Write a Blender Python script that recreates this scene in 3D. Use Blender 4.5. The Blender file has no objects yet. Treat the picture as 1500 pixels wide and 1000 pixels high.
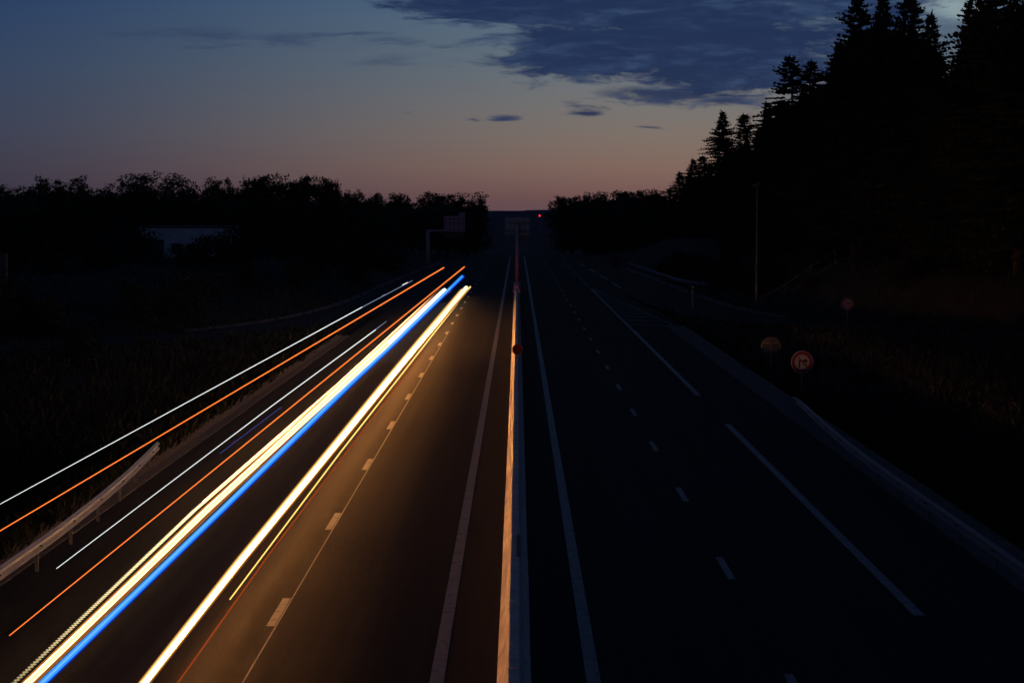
import bpy, bmesh, math, random
import numpy as np
from mathutils import Vector, Matrix
random.seed(7)
R = math.radians
scene = bpy.context.scene
COL = scene.collection

# ------------------------------------------------------------------ camera
CAMH = 8.2                       # a bridge over the motorway
F_PX = 3100.0                    # focal length in pixels of a 1500 px wide frame
cam_d = bpy.data.cameras.new('camera')
cam_d.sensor_width = 36.0
cam_d.lens = F_PX / 1500 * 36.0
cam_d.clip_start = 0.5
cam_d.clip_end = 20000
cam = bpy.data.objects.new('camera', cam_d)
COL.objects.link(cam)
cam.location = (0, 0, CAMH)
PITCH = math.atan(185 / F_PX)
YAW = math.atan(8 / F_PX)
cam.rotation_euler = (math.pi / 2 - PITCH, 0, YAW)
scene.camera = cam
CAMROT = cam.rotation_euler.to_matrix()

def ray(px, py):
    return CAMROT @ Vector(((px - 750) / F_PX, -(py - 500) / F_PX, -1))

def at_z(px, py, z):
    """point of the view ray at height z (used to measure the photo)"""
    d = ray(px, py)
    t = (z - CAMH) / d.z
    return Vector((0, 0, CAMH)) + d * t

def at_y(px, py, y):
    d = ray(px, py)
    return Vector((0, 0, CAMH)) + d * (y / d.y)

# ------------------------------------------------------------------ exposure
scene.view_settings.view_transform = 'Standard'
scene.view_settings.look = 'None'
scene.view_settings.exposure = 0.0
scene.view_settings.gamma = 1.0
scene.view_settings.use_curve_mapping = False
scene.cycles.use_denoising = True
scene.cycles.max_bounces = 5
scene.cycles.diffuse_bounces = 2
scene.cycles.glossy_bounces = 3
scene.cycles.volume_bounces = 0
scene.cycles.sample_clamp_indirect = 4.0
scene.cycles.caustics_reflective = False
scene.cycles.caustics_refractive = False

def lin(r, g, b):
    f = lambda c: (c / 12.92 if c <= 0.04045 else ((c + 0.055) / 1.055) ** 2.4)
    return (f(r / 255), f(g / 255), f(b / 255), 1.0)

# ------------------------------------------------------------------ dusk sky
world = bpy.data.worlds.new('World')
scene.world = world
world.use_nodes = True
nt = world.node_tree
for n in list(nt.nodes):
    nt.nodes.remove(n)

def mth(op, a, b=None, c=None, clamp=False):
    n = nt.nodes.new('ShaderNodeMath')
    n.operation = op
    n.use_clamp = clamp
    for i, v in enumerate((a, b, c)):
        if v is None:
            continue
        if isinstance(v, (int, float)):
            n.inputs[i].default_value = v
        else:
            nt.links.new(v, n.inputs[i])
    return n.outputs[0]

def smooth(v, lo, hi):
    n = nt.nodes.new('ShaderNodeMapRange')
    n.interpolation_type = 'SMOOTHSTEP'
    nt.links.new(v, n.inputs[0])
    n.inputs[1].default_value = lo
    n.inputs[2].default_value = hi
    return n.outputs[0]

def mixc(f, a, b):
    n = nt.nodes.new('ShaderNodeMix')
    n.data_type = 'RGBA'
    for sock, v in ((n.inputs[0], f), (n.inputs[6], a), (n.inputs[7], b)):
        if isinstance(v, (int, float)):
            sock.default_value = v
        elif isinstance(v, tuple):
            sock.default_value = v
        else:
            nt.links.new(v, sock)
    return n.outputs[2]

def ramp(fac, stops):
    n = nt.nodes.new('ShaderNodeValToRGB')
    cr = n.color_ramp
    while len(cr.elements) < len(stops):
        cr.elements.new(0.5)
    for e, (p, c) in zip(cr.elements, stops):
        e.position = p
        e.color = c
    nt.links.new(fac, n.inputs[0])
    return n.outputs[0]

tc = nt.nodes.new('ShaderNodeTexCoord')
sx = nt.nodes.new('ShaderNodeSeparateXYZ')
nt.links.new(tc.outputs['Generated'], sx.inputs[0])
az = mth('ARCTAN2', sx.outputs[0], sx.outputs[1])       # 0 along the road, + to the right
el = mth('ARCSINE', sx.outputs[2])
def A(px): return math.atan((px - 758) / F_PX)
def E(py): return math.atan((315 - py) / F_PX)
ELMAX = math.pi / 2
S = lambda py: max(0.0, E(py)) / 0.30                   # ramp position, 0.30 rad = 17 degrees
elf = mth('DIVIDE', el, 0.30, clamp=True)
west = ramp(elf, [(0.0, lin(106, 80, 86)), (S(288), lin(120, 88, 84)), (S(245), lin(130, 104, 93)),
                  (S(200), lin(125, 112, 103)), (S(150), lin(115, 114, 113)), (S(90), lin(100, 112, 121)),
                  (S(0), lin(83, 107, 128)), (1.0, lin(40, 58, 92))])
south = ramp(elf, [(0.0, lin(58, 51, 64)), (S(250), lin(60, 58, 73)), (S(190), lin(57, 64, 84)),
                   (S(100), lin(50, 66, 92)), (S(0), lin(38, 60, 96)), (1.0, lin(24, 38, 70))])
daz = mth('ABSOLUTE', mth('SUBTRACT', az, A(1000)))
fwest = mth('SUBTRACT', 1.0, smooth(daz, A(1000) - A(1060), A(1000) - A(-150)))
base = mixc(fwest, south, west)
# high above and behind the camera the dusk sky is a plain dim blue
high = smooth(el, 0.25, 1.0)
base = mixc(high, base, lin(11, 18, 33))
behind = smooth(daz, 0.5, 2.4)
base = mixc(mth('MULTIPLY', behind, mth('SUBTRACT', 1.0, high)), base, lin(31, 36, 54))

# clouds: noise in (azimuth, elevation), stretched along the horizon
uv = nt.nodes.new('ShaderNodeCombineXYZ')
nt.links.new(mth('MULTIPLY', az, 10.0), uv.inputs[0])
nt.links.new(mth('MULTIPLY', el, 46.0), uv.inputs[1])
def noise(scale, detail, rough, off, dist=0.0):
    m = nt.nodes.new('ShaderNodeMapping')
    m.inputs['Location'].default_value = (off, off * 0.7, 0)
    nt.links.new(uv.outputs[0], m.inputs[0])
    n = nt.nodes.new('ShaderNodeTexNoise')
    n.inputs['Scale'].default_value = scale
    n.inputs['Detail'].default_value = detail
    n.inputs['Roughness'].default_value = rough
    n.inputs['Distortion'].default_value = dist
    nt.links.new(m.outputs[0], n.inputs['Vector'])
    return n.outputs[0]
n_big = noise(1.6, 7, 0.6, 3.1, 0.5)
n_fine = noise(4.6, 6, 0.62, 9.4, 0.6)
n_warp = noise(2.6, 4, 0.55, 14.2)
az_w = mth('ADD', az, mth('MULTIPLY', mth('SUBTRACT', n_warp, 0.5), 0.030))
el_w = mth('ADD', el, mth('MULTIPLY', mth('SUBTRACT', n_fine, 0.5), 0.0075))

def blob(px, py, rx, ry, k=1.0, tilt=0.0):
    dx = mth('DIVIDE', mth('SUBTRACT', az_w, A(px)), rx / F_PX)
    dy = mth('ADD', mth('DIVIDE', mth('SUBTRACT', el_w, E(py)), ry / F_PX), mth('MULTIPLY', dx, tilt))
    d = mth('SQRT', mth('ADD', mth('POWER', dx, 2.0), mth('POWER', dy, 2.0)))
    return mth('MULTIPLY', mth('SUBTRACT', 1.0, d), k)

def union(*bs):
    o = bs[0]
    for b in bs[1:]:
        o = mth('MAXIMUM', o, b)
    return o
bank = union(blob(960, 10, 380, 72, 1.3, 0.12), blob(900, 78, 235, 50, 1.3, 0.0), blob(1060, 80, 190, 78, 1.3),
             blob(800, 15, 240, 36, 1.2, 0.1), blob(1240, 10, 150, 60, 0.9), blob(1500, 60, 90, 40, 0.6), blob(1150, 100, 200, 48, 0.8))
wob = mth('ADD', mth('MULTIPLY', mth('SUBTRACT', n_big, 0.5), 1.9), mth('MULTIPLY', mth('SUBTRACT', n_fine, 0.5), 1.5))
m_bank = smooth(mth('ADD', bank, wob), -0.05, 0.50)
low = union(blob(960, 141, 120, 20, 1.3, 0.25), blob(1060, 150, 110, 14, 1.1), blob(738, 174, 32, 6, 0.95),
            blob(690, 177, 26, 3.5, 0.8), blob(850, 155, 30, 9, 0.5), blob(600, 168, 22, 3.5, 0.6),
            blob(948, 187, 20, 4, 0.7), blob(845, 165, 26, 4, 0.75), blob(1100, 160, 50, 5, 0.6))
m_low = mth('MULTIPLY', smooth(mth('ADD', low, mth('MULTIPLY', wob, 1.0)), 0.02, 0.95), 0.95)
thin = union(blob(350, 58, 250, 16, 0.75, 0.15), blob(500, 53, 75, 6, 0.95, -0.3), blob(560, 62, 60, 7, 0.5),
             blob(640, 40, 60, 8, 0.7, -0.2), blob(600, 95, 110, 16, 0.5))
m_thin = mth('MULTIPLY', smooth(mth('ADD', thin, mth('MULTIPLY', wob, 0.9)), 0.0, 0.8), 0.55)
# the bank runs on, in patches, over the sky that the picture does not show
m_else = mth('MULTIPLY', smooth(el, 0.125, 0.30), smooth(n_big, 0.42, 0.62))
cloud_c = mixc(smooth(n_fine, 0.36, 0.72), lin(25, 41, 76), lin(58, 78, 112))
cloud_c = mixc(smooth(n_big, 0.30, 0.62), cloud_c, lin(27, 43, 78))
m_all = mth('MAXIMUM', mth('MAXIMUM', m_bank, m_low), mth('MAXIMUM', m_thin, mth('MULTIPLY', m_else, 0.6)))
gap = smooth(mth('ADD', blob(1398, 22, 75, 30, 1.0), mth('MULTIPLY', wob, 0.4)), 0.0, 0.8)     # pale break in the bank
base = mixc(gap, base, lin(132, 150, 156))
sky_c = mixc(mth('MULTIPLY', m_all, 0.95), base, cloud_c)
bg = nt.nodes.new('ShaderNodeBackground')
nt.links.new(sky_c, bg.inputs[0])
bg.inputs[1].default_value = 1.07
wo = nt.nodes.new('ShaderNodeOutputWorld')
nt.links.new(bg.outputs[0], wo.inputs[0])
world.cycles.sampling_method = 'MANUAL'
world.cycles.sample_map_resolution = 1024

# ------------------------------------------------------------------ materials
def mat(name, color, rough=0.7, metal=0.0, spec=0.5, var=0.0, vscale=3.0, bump=0.0, bscale=30.0, stretch=None, detail=4):
    m = bpy.data.materials.new(name)
    m.use_nodes = True
    t = m.node_tree
    b = t.nodes['Principled BSDF']
    b.inputs['Base Color'].default_value = (*color, 1)
    b.inputs['Roughness'].default_value = rough
    b.inputs['Metallic'].default_value = metal
    b.inputs['Specular IOR Level'].default_value = spec
    if var or bump:
        c = t.nodes.new('ShaderNodeTexCoord')
        mp = t.nodes.new('ShaderNodeMapping')
        if stretch:
            mp.inputs['Scale'].default_value = stretch
        t.links.new(c.outputs['Object'], mp.inputs[0])
    if var:
        n = t.nodes.new('ShaderNodeTexNoise')
        n.inputs['Scale'].default_value = vscale
        n.inputs['Detail'].default_value = detail
        n.inputs['Roughness'].default_value = 0.65
        t.links.new(mp.outputs[0], n.inputs['Vector'])
        r = t.nodes.new('ShaderNodeValToRGB')
        lo, hi = 1 - var, 1 + var
        r.color_ramp.elements[0].position = 0.3
        r.color_ramp.elements[1].position = 0.72
        r.color_ramp.elements[0].color = tuple(min(1, x * lo) for x in color) + (1,)
        r.color_ramp.elements[1].color = tuple(min(1, x * hi) for x in color) + (1,)
        t.links.new(n.outputs[0], r.inputs[0])
        t.links.new(r.outputs[0], b.inputs['Base Color'])
    if bump:
        n2 = t.nodes.new('ShaderNodeTexNoise')
        n2.inputs['Scale'].default_value = bscale
        n2.inputs['Detail'].default_value = 3
        t.links.new(mp.outputs[0], n2.inputs['Vector'])
        bp = t.nodes.new('ShaderNodeBump')
        bp.inputs['Strength'].default_value = bump
        bp.inputs['Distance'].default_value = 0.02
        t.links.new(n2.outputs[0], bp.inputs['Height'])
        t.links.new(bp.outputs[0], b.inputs['Normal'])
    return m

def glow(name, color, strength, beam=False, verge=1.0, inner=1.0, up=0.10):
    m = bpy.data.materials.new(name)
    m.use_nodes = True
    t = m.node_tree
    for n in list(t.nodes):
        t.nodes.remove(n)
    e = t.nodes.new('ShaderNodeEmission')
    e.inputs[0].default_value = (*color, 1)
    e.inputs[1].default_value = strength
    o = t.nodes.new('ShaderNodeOutputMaterial')
    t.links.new(e.outputs[0], o.inputs[0])
    if beam:       # a dipped beam throws its light sideways and forwards, little of it straight down
        g = t.nodes.new('ShaderNodeNewGeometry')
        s = t.nodes.new('ShaderNodeSeparateXYZ')
        t.links.new(g.outputs['Normal'], s.inputs[0])
        mr = t.nodes.new('ShaderNodeMapRange')
        mr.interpolation_type = 'SMOOTHSTEP'
        t.links.new(s.outputs[2], mr.inputs[0])
        mr.inputs[1].default_value = -0.45
        mr.inputs[2].default_value = 0.05
        mr.inputs[3].default_value = strength * 0.10
        mr.inputs[4].default_value = strength
        p = t.nodes.new('ShaderNodeSeparateXYZ')
        t.links.new(g.outputs['Position'], p.inputs[0])
        fr = t.nodes.new('ShaderNodeMapRange')          # emission dimmed by hand towards the far end, so the glow fades out
        fr.interpolation_type = 'SMOOTHSTEP'
        t.links.new(p.outputs[1], fr.inputs[0])
        fr.inputs[1].default_value = 206
        fr.inputs[2].default_value = 98
        fr.inputs[3].default_value = 0.012
        fr.inputs[4].default_value = 1.0
        mu = t.nodes.new('ShaderNodeMath'); mu.operation = 'MULTIPLY'
        t.links.new(mr.outputs[0], mu.inputs[0]); t.links.new(fr.outputs[0], mu.inputs[1])
        sd = t.nodes.new('ShaderNodeMapRange')          # emission weighted by hand between the verge side and the inner side
        sd.interpolation_type = 'SMOOTHSTEP'
        t.links.new(s.outputs[0], sd.inputs[0])
        sd.inputs[1].default_value = -0.6
        sd.inputs[2].default_value = 0.1
        sd.inputs[3].default_value = verge
        sd.inputs[4].default_value = inner
        m2 = t.nodes.new('ShaderNodeMath'); m2.operation = 'MULTIPLY'
        t.links.new(mu.outputs[0], m2.inputs[0]); t.links.new(sd.outputs[0], m2.inputs[1])
        cu = t.nodes.new('ShaderNodeMapRange')          # and the cut-off keeps it from climbing
        cu.interpolation_type = 'SMOOTHSTEP'
        t.links.new(s.outputs[2], cu.inputs[0])
        cu.inputs[1].default_value = 0.05
        cu.inputs[2].default_value = 0.42
        cu.inputs[3].default_value = 1.0
        cu.inputs[4].default_value = up
        m3 = t.nodes.new('ShaderNodeMath'); m3.operation = 'MULTIPLY'
        t.links.new(m2.outputs[0], m3.inputs[0]); t.links.new(cu.outputs[0], m3.inputs[1])
        t.links.new(m3.outputs[0], e.inputs[1])
    return m

M_ASPHALT = mat('asphalt', (0.0165, 0.0158, 0.0152), 0.85, 0, 0.06, 0.28, 0.35, 0.55, 60, (1.0, 0.12, 1.0), 9)
M_PAINT = mat('road_paint', (0.155, 0.155, 0.155), 0.6, 0, 0.4, 0.22, 5.0, 0.2, 40, None, 8)
M_WORN = mat('worn_paint', (0.06, 0.06, 0.06), 0.7, 0, 0.2, 0.4, 2.0, 0.2, 40, None, 8)
def chip(m, scale, lo, hi, col=(0.03, 0.029, 0.028, 1)):
    t = m.node_tree
    b = t.nodes['Principled BSDF']
    src = b.inputs['Base Color'].links[0].from_socket
    c = t.nodes.new('ShaderNodeTexCoord')
    n = t.nodes.new('ShaderNodeTexNoise')
    n.inputs['Scale'].default_value = scale; n.inputs['Detail'].default_value = 9; n.inputs['Roughness'].default_value = 0.7
    t.links.new(c.outputs['Object'], n.inputs['Vector'])
    r = t.nodes.new('ShaderNodeMapRange'); r.inputs[1].default_value = lo; r.inputs[2].default_value = hi
    t.links.new(n.outputs[0], r.inputs[0])
    mx = t.nodes.new('ShaderNodeMix'); mx.data_type = 'RGBA'
    t.links.new(r.outputs[0], mx.inputs[0]); t.links.new(src, mx.inputs[6]); mx.inputs[7].default_value = col
    t.links.new(mx.outputs[2], b.inputs['Base Color'])
chip(M_PAINT, 3.0, 0.50, 0.66)
# asphalt: wheel tracks, sealed cracks, repaired strips
def asphalt_detail(m):
    t = m.node_tree
    b = t.nodes['Principled BSDF']
    src = b.inputs['Base Color'].links[0].from_socket
    c = t.nodes.new('ShaderNodeTexCoord')
    mp = t.nodes.new('ShaderNodeMapping'); mp.inputs['Scale'].default_value = (2.4, 0.02, 1)
    t.links.new(c.outputs['Object'], mp.inputs[0])
    n = t.nodes.new('ShaderNodeTexNoise'); n.inputs['Scale'].default_value = 0.8; n.inputs['Detail'].default_value = 5
    t.links.new(mp.outputs[0], n.inputs['Vector'])
    g = t.nodes.new('ShaderNodeTexNoise'); g.inputs['Scale'].default_value = 22; g.inputs['Detail'].default_value = 4; g.inputs['Roughness'].default_value = 0.8
    t.links.new(c.outputs['Object'], g.inputs['Vector'])
    r = t.nodes.new('ShaderNodeMapRange'); r.inputs[1].default_value = 0.3; r.inputs[2].default_value = 0.7; r.inputs[3].default_value = 0.62; r.inputs[4].default_value = 1.38
    t.links.new(n.outputs[0], r.inputs[0])
    r2 = t.nodes.new('ShaderNodeMapRange'); r2.inputs[1].default_value = 0.3; r2.inputs[2].default_value = 0.72; r2.inputs[3].default_value = 0.45; r2.inputs[4].default_value = 1.6
    t.links.new(g.outputs[0], r2.inputs[0])
    mu = t.nodes.new('ShaderNodeMath'); mu.operation = 'MULTIPLY'
    t.links.new(r.outputs[0], mu.inputs[0]); t.links.new(r2.outputs[0], mu.inputs[1])
    v = t.nodes.new('ShaderNodeVectorMath'); v.operation = 'SCALE'
    t.links.new(src, v.inputs[0]); t.links.new(mu.outputs[0], v.inputs['Scale'])
    t.links.new(v.outputs[0], b.inputs['Base Color'])
asphalt_detail(M_ASPHALT)
M_SEAL = mat('joint_sealer', (0.14, 0.13, 0.115), 0.5, 0, 0.5, 0.5, 6.0)
M_CONC = mat('concrete', (0.62, 0.56, 0.49), 0.85, 0, 0.2, 0.26, 2.5, 0.4, 25, (1, 0.5, 1.4), 9)
chip(M_CONC, 1.1, 0.52, 0.80, (0.24, 0.22, 0.20, 1))
M_GUTTER = mat('gutter_concrete', (0.085, 0.072, 0.066), 0.9, 0, 0.3, 0.3, 1.6, 0.5, 18)
M_STEEL = mat('galvanised_steel', (0.33, 0.32, 0.31), 0.38, 0.4, 0.5, 0.15, 4.0)
M_POST = mat('post_steel', (0.18, 0.18, 0.185), 0.6, 0.3, 0.5, 0.2, 6.0)
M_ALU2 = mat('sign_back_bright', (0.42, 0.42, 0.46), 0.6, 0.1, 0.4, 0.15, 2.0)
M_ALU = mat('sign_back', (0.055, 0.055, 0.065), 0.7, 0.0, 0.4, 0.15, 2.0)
M_PANEL3 = mat('panel_grey', (0.20, 0.19, 0.21), 0.7, 0.0, 0.3, 0.15, 2.0)
M_DULL = mat('unlit_steel', (0.17, 0.17, 0.18), 0.6, 0.15, 0.3, 0.25, 3.0)  # darker copy of the rail steel: the unlit side's shade in its colour
M_DARKPANEL = mat('dark_panel', (0.05, 0.045, 0.05), 0.7, 0.1, 0.4, 0.2, 2.0)
M_MAST = mat('mast_paint', (0.36, 0.36, 0.37), 0.6, 0.0, 0.4, 0.12, 2.0)
M_RED = mat('sign_red', (0.17, 0.008, 0.014), 0.5, 0, 0.5, 0.08, 5)
M_DARKRED = mat('faded_red', (0.020, 0.002, 0.003), 0.8, 0, 0.05, 0.2, 8)
M_WHITE = mat('sign_white', (0.30, 0.33, 0.40), 0.5, 0, 0.5, 0.06, 5)
M_BLACK = mat('sign_black', (0.012, 0.012, 0.012), 0.5, 0, 0.5, 0.1, 5)
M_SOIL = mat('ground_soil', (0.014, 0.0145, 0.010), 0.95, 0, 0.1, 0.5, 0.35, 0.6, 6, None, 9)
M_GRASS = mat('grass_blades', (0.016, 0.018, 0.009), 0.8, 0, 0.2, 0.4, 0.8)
M_LEAF = mat('broad_leaves', (0.040, 0.052, 0.018), 0.75, 0, 0.15, 0.45, 0.5)
M_NEEDLE = mat('needles', (0.028, 0.038, 0.020), 0.8, 0, 0.12, 0.4, 0.6)
M_BARK = mat('bark', (0.030, 0.024, 0.020), 0.9, 0, 0.2, 0.4, 3.0, 0.6, 12)
M_BUSH = mat('bush_leaves', (0.020, 0.026, 0.012), 0.75, 0, 0.15, 0.45, 0.9)
M_WALLWHITE = mat('rendered_wall', (0.70, 0.71, 0.74), 0.8, 0, 0.3, 0.15, 0.6)
M_ROOF = mat('roof_sheet', (0.03, 0.03, 0.035), 0.7, 0.2, 0.4, 0.2, 1.0)
M_SHED = mat('shed_cladding', (0.045, 0.06, 0.09), 0.6, 0.2, 0.4, 0.15, 1.5)
M_GLASS = mat('dark_glass', (0.02, 0.02, 0.025), 0.15, 0, 0.6)

# ------------------------------------------------------------------ helpers
def link(name, me, m, parent=None):
    o = bpy.data.objects.new(name, me)
    COL.objects.link(o)
    if m is not None and not me.materials:
        me.materials.append(m)
    if parent is not None:
        o.parent = parent
    return o

def tag(o, label=None, cat=None, group=None, kind=None):
    if label: o['label'] = label
    if cat: o['category'] = cat
    if group: o['group'] = group
    if kind: o['kind'] = kind
    return o

def empty(name, loc, rz=0.0, label=None, cat=None, group=None):
    o = bpy.data.objects.new(name, None)
    COL.objects.link(o)
    o.location = loc
    o.rotation_euler = (0, 0, rz)
    o.empty_display_size = 0.3
    return tag(o, label, cat, group)

class MB:
    """gathers verts and faces of one mesh"""
    def __init__(self):
        self.v, self.f = [], []
    def add(self, vs, fs):
        k = len(self.v)
        self.v += [tuple(p) for p in vs]
        self.f += [tuple(i + k for i in f) for f in fs]
    def box(self, x0, x1, y0, y1, z0, z1):
        self.add([(x0, y0, z0), (x1, y0, z0), (x1, y1, z0), (x0, y1, z0), (x0, y0, z1), (x1, y0, z1), (x1, y1, z1), (x0, y1, z1)],
                 [(0, 3, 2, 1), (4, 5, 6, 7), (0, 1, 5, 4), (1, 2, 6, 5), (2, 3, 7, 6), (3, 0, 4, 7)])
    def tube(self, pts, rads, n=8, cap=True, squash=1.0):
        pts = [Vector(p) for p in pts]
        rings = []
        for i, p in enumerate(pts):
            d = (pts[min(i + 1, len(pts) - 1)] - pts[max(i - 1, 0)]).normalized()
            up = Vector((0, 0, 1)) if abs(d.z) < 0.95 else Vector((0, 1, 0))
            a = d.cross(up).normalized()
            b = a.cross(d).normalized()
            r = rads[i] if hasattr(rads, '__len__') else rads
            rings.append([p + (a * math.cos(2 * math.pi * k / n) + b * squash * math.sin(2 * math.pi * k / n)) * r for k in range(n)])
        vs = [p for rg in rings for p in rg]
        fs = []
        for i in range(len(pts) - 1):
            for k in range(n):
                fs.append((i * n + k, i * n + (k + 1) % n, (i + 1) * n + (k + 1) % n, (i + 1) * n + k))
        if cap:
            fs.append(tuple(range(n - 1, -1, -1)))
            fs.append(tuple((len(pts) - 1) * n + k for k in range(n)))
        self.add(vs, fs)
    def disc(self, c, r, th, n=40, y=0.0):
        """disc facing -Y, centre c, thickness th"""
        vs = []
        for yy in (c[1], c[1] + th):
            vs += [(c[0] + r * math.cos(2 * math.pi * k / n), yy, c[2] + r * math.sin(2 * math.pi * k / n)) for k in range(n)]
        fs = [tuple(range(n)), tuple(range(2 * n - 1, n - 1, -1))]
        fs += [((k + 1) % n, k, n + k, n + (k + 1) % n) for k in range(n)]
        self.add(vs, fs)
    def ring(self, c, r0, r1, th, n=40):
        vs = []
        for yy in (c[1], c[1] + th):
            for r in (r0, r1):
                vs += [(c[0] + r * math.cos(2 * math.pi * k / n), yy, c[2] + r * math.sin(2 * math.pi * k / n)) for k in range(n)]
        fs = []
        for k in range(n):
            j = (k + 1) % n
            fs += [(k, j, n + j, n + k), (2 * n + j, 2 * n + k, 3 * n + k, 3 * n + j), (n + k, n + j, 3 * n + j, 3 * n + k), (j, k, 2 * n + k, 2 * n + j)]
        self.add(vs, fs)
    def mesh(self, name, smooth_=False):
        me = bpy.data.meshes.new(name)
        me.from_pydata(self.v, [], self.f)
        me.validate()
        if smooth_:
            me.polygons.foreach_set('use_smooth', [True] * len(me.polygons))
        me.update()
        return me
    def build(self, name, m, parent=None, smooth_=False, bevel=0.0):
        me = self.mesh(name, smooth_)
        if bevel:
            bm = bmesh.new()
            bm.from_mesh(me)
            bmesh.ops.bevel(bm, geom=[e for e in bm.edges if len(e.link_faces) == 2 and e.calc_face_angle(0) > 0.6], offset=bevel, segments=2, affect='EDGES')
            bm.to_mesh(me)
            bm.free()
        return link(name, me, m, parent)

def dup(root, loc, rz=0.0, scale=1.0, label=None, group=None):
    r = root.copy()
    COL.objects.link(r)
    r.location = loc
    r.rotation_euler = (0, 0, rz)
    r.scale = (scale, scale, scale) if not hasattr(scale, '__len__') else scale
    if label: r['label'] = label
    if group: r['group'] = group
    for ch in list(root.children):
        c = ch.copy()
        COL.objects.link(c)
        c.parent = r
        for g in list(ch.children):
            d = g.copy()
            COL.objects.link(d)
            d.parent = c
    return r

# ------------------------------------------------------------------ terrain
def sm(x, a, b):
    t = np.clip((np.asarray(x, float) - a) / (b - a), 0, 1)
    return t * t * (3 - 2 * t)

_yy = np.arange(-100, 7400, 5.0)
_grade = -0.0175 * sm(_yy, 395, 450) + 0.0100 * sm(_yy, 850, 1000) + 0.0075 * sm(_yy, 2000, 2300)
_zz = np.concatenate([[0], np.cumsum(_grade[:-1] * 5.0)])
def zroad(y):
    return np.interp(y, _yy, _zz)

# slip roads: centre line points (x, y, z, half width)
RAMP_R = [(12.6, 330, None, 3.6), (13.6, 270, None, 3.6), (14.4, 225, None, 3.4), (15.4, 190, 0.05, 3.2), (17.4, 165, 0.2, 3.2), (21.5, 140, 0.7, 3.2), (27.5, 112, 1.8, 3.2), (36, 84, 3.2, 3.2), (47, 56, 4.8, 3.2)]
RAMP_L = [(-9.6, 380, None, 3.4), (-11.3, 300, None, 3.2), (-12.2, 250, None, 3.2), (-12.9, 205, None, 3.0), (-14.4, 175, 0.03, 3.0), (-17.4, 150, 0.25, 3.0), (-23, 122, 0.9, 3.0), (-32, 95, 2.0, 3.0), (-45, 70, 3.2, 3.0)]
def densify(path, step=3.0):
    P = [Vector((p[0], p[1], float(zroad(p[1])) if p[2] is None else p[2])) for p in path]
    H = [p[3] for p in path]
    out = []
    n = len(P)
    for i in range(n - 1):
        p0, p1, p2, p3 = P[max(i - 1, 0)], P[i], P[i + 1], P[min(i + 2, n - 1)]
        k = max(2, int((p2 - p1).length / step))
        for j in range(k):
            t = j / k
            q = 0.5 * ((2 * p1) + (p2 - p0) * t + (2 * p0 - 5 * p1 + 4 * p2 - p3) * t * t + (3 * p1 - p0 - 3 * p2 + p3) * t ** 3)
            out.append((q.x, q.y, q.z, H[i] + (H[i + 1] - H[i]) * t))
    out.append((P[-1].x, P[-1].y, P[-1].z, H[-1]))
    return np.array(out)
PR, PL = densify(RAMP_R), densify(RAMP_L)

def wave(x, y, s, a):
    return a * (np.sin(x / s * 1.7 + 1.3 * np.sin(y / s)) + np.sin(y / s * 1.3 + 0.7 + 1.1 * np.sin(x / s * 0.8))) * 0.5

def ground(x, y):
    x = np.asarray(x, float); y = np.asarray(y, float)
    z0 = zroad(y)
    far = sm(y, 330, 520)
    # right verge: a low grass bund, then the wooded embankment
    bund = 1.5 * sm(x, 13.0, 17.5) * (1 - sm(y, 118, 165))
    emb = 4.6 * sm(x, 20.0, 31.0) + 1.6 * sm(x, 31, 60)
    emb = emb * (1 - 0.7 * far)
    left = 1.3 * sm(-x, 13, 24) + 0.9 * sm(-x, 26, 45) + 0.5 * sm(-x, 60, 140)
    left = left * (1 - 0.6 * far)
    z = np.maximum(bund, emb) + left
    side = sm(np.abs(x), 13.5, 20)
    z = z + side * (wave(x, y, 6.0, 0.16) + wave(x, y, 17.0, 0.3) + wave(x, y, 140.0, 1.0) * sm(np.abs(x), 60, 250))
    # slip roads cut level strips
    for P in (PR, PL):
        near = (y > 40) & (y < 420) & (np.abs(x) < 75)
        if np.any(near):
            xs, ys = x[near], y[near]
            d = np.full(xs.shape, 1e9); zt = np.zeros(xs.shape); hw = np.zeros(xs.shape)
            for q in P[::2]:
                dd = np.hypot(xs - q[0], ys - q[1])
                k = dd < d
                d[k] = dd[k]; zt[k] = q[2]; hw[k] = q[3]
            w = 1 - sm(d, hw + 0.9, hw + 4.5)
            zz = z[near]
            z[near] = zz * (1 - w) + (zt - z0[near] - 0.02) * w
    # under the road itself the ground lies a little lower
    flat = 1 - sm(np.abs(x), 12.9, 13.4)
    z = z * (1 - flat) + flat * -0.12
    # far hills
    hill = (31 + wave(x, y, 420.0, 3.0) + wave(x + 300, y, 150.0, 1.6) + 0.0022 * x) * sm(y, 3300, 5600)
    hill = hill + 4.0 * sm(y, 2200, 2800) * (1 + wave(x, y, 90.0, 0.6))
    return z0 + z + hill

def gz(x, y):
    return float(ground(np.array([x]), np.array([y]))[0])

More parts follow.
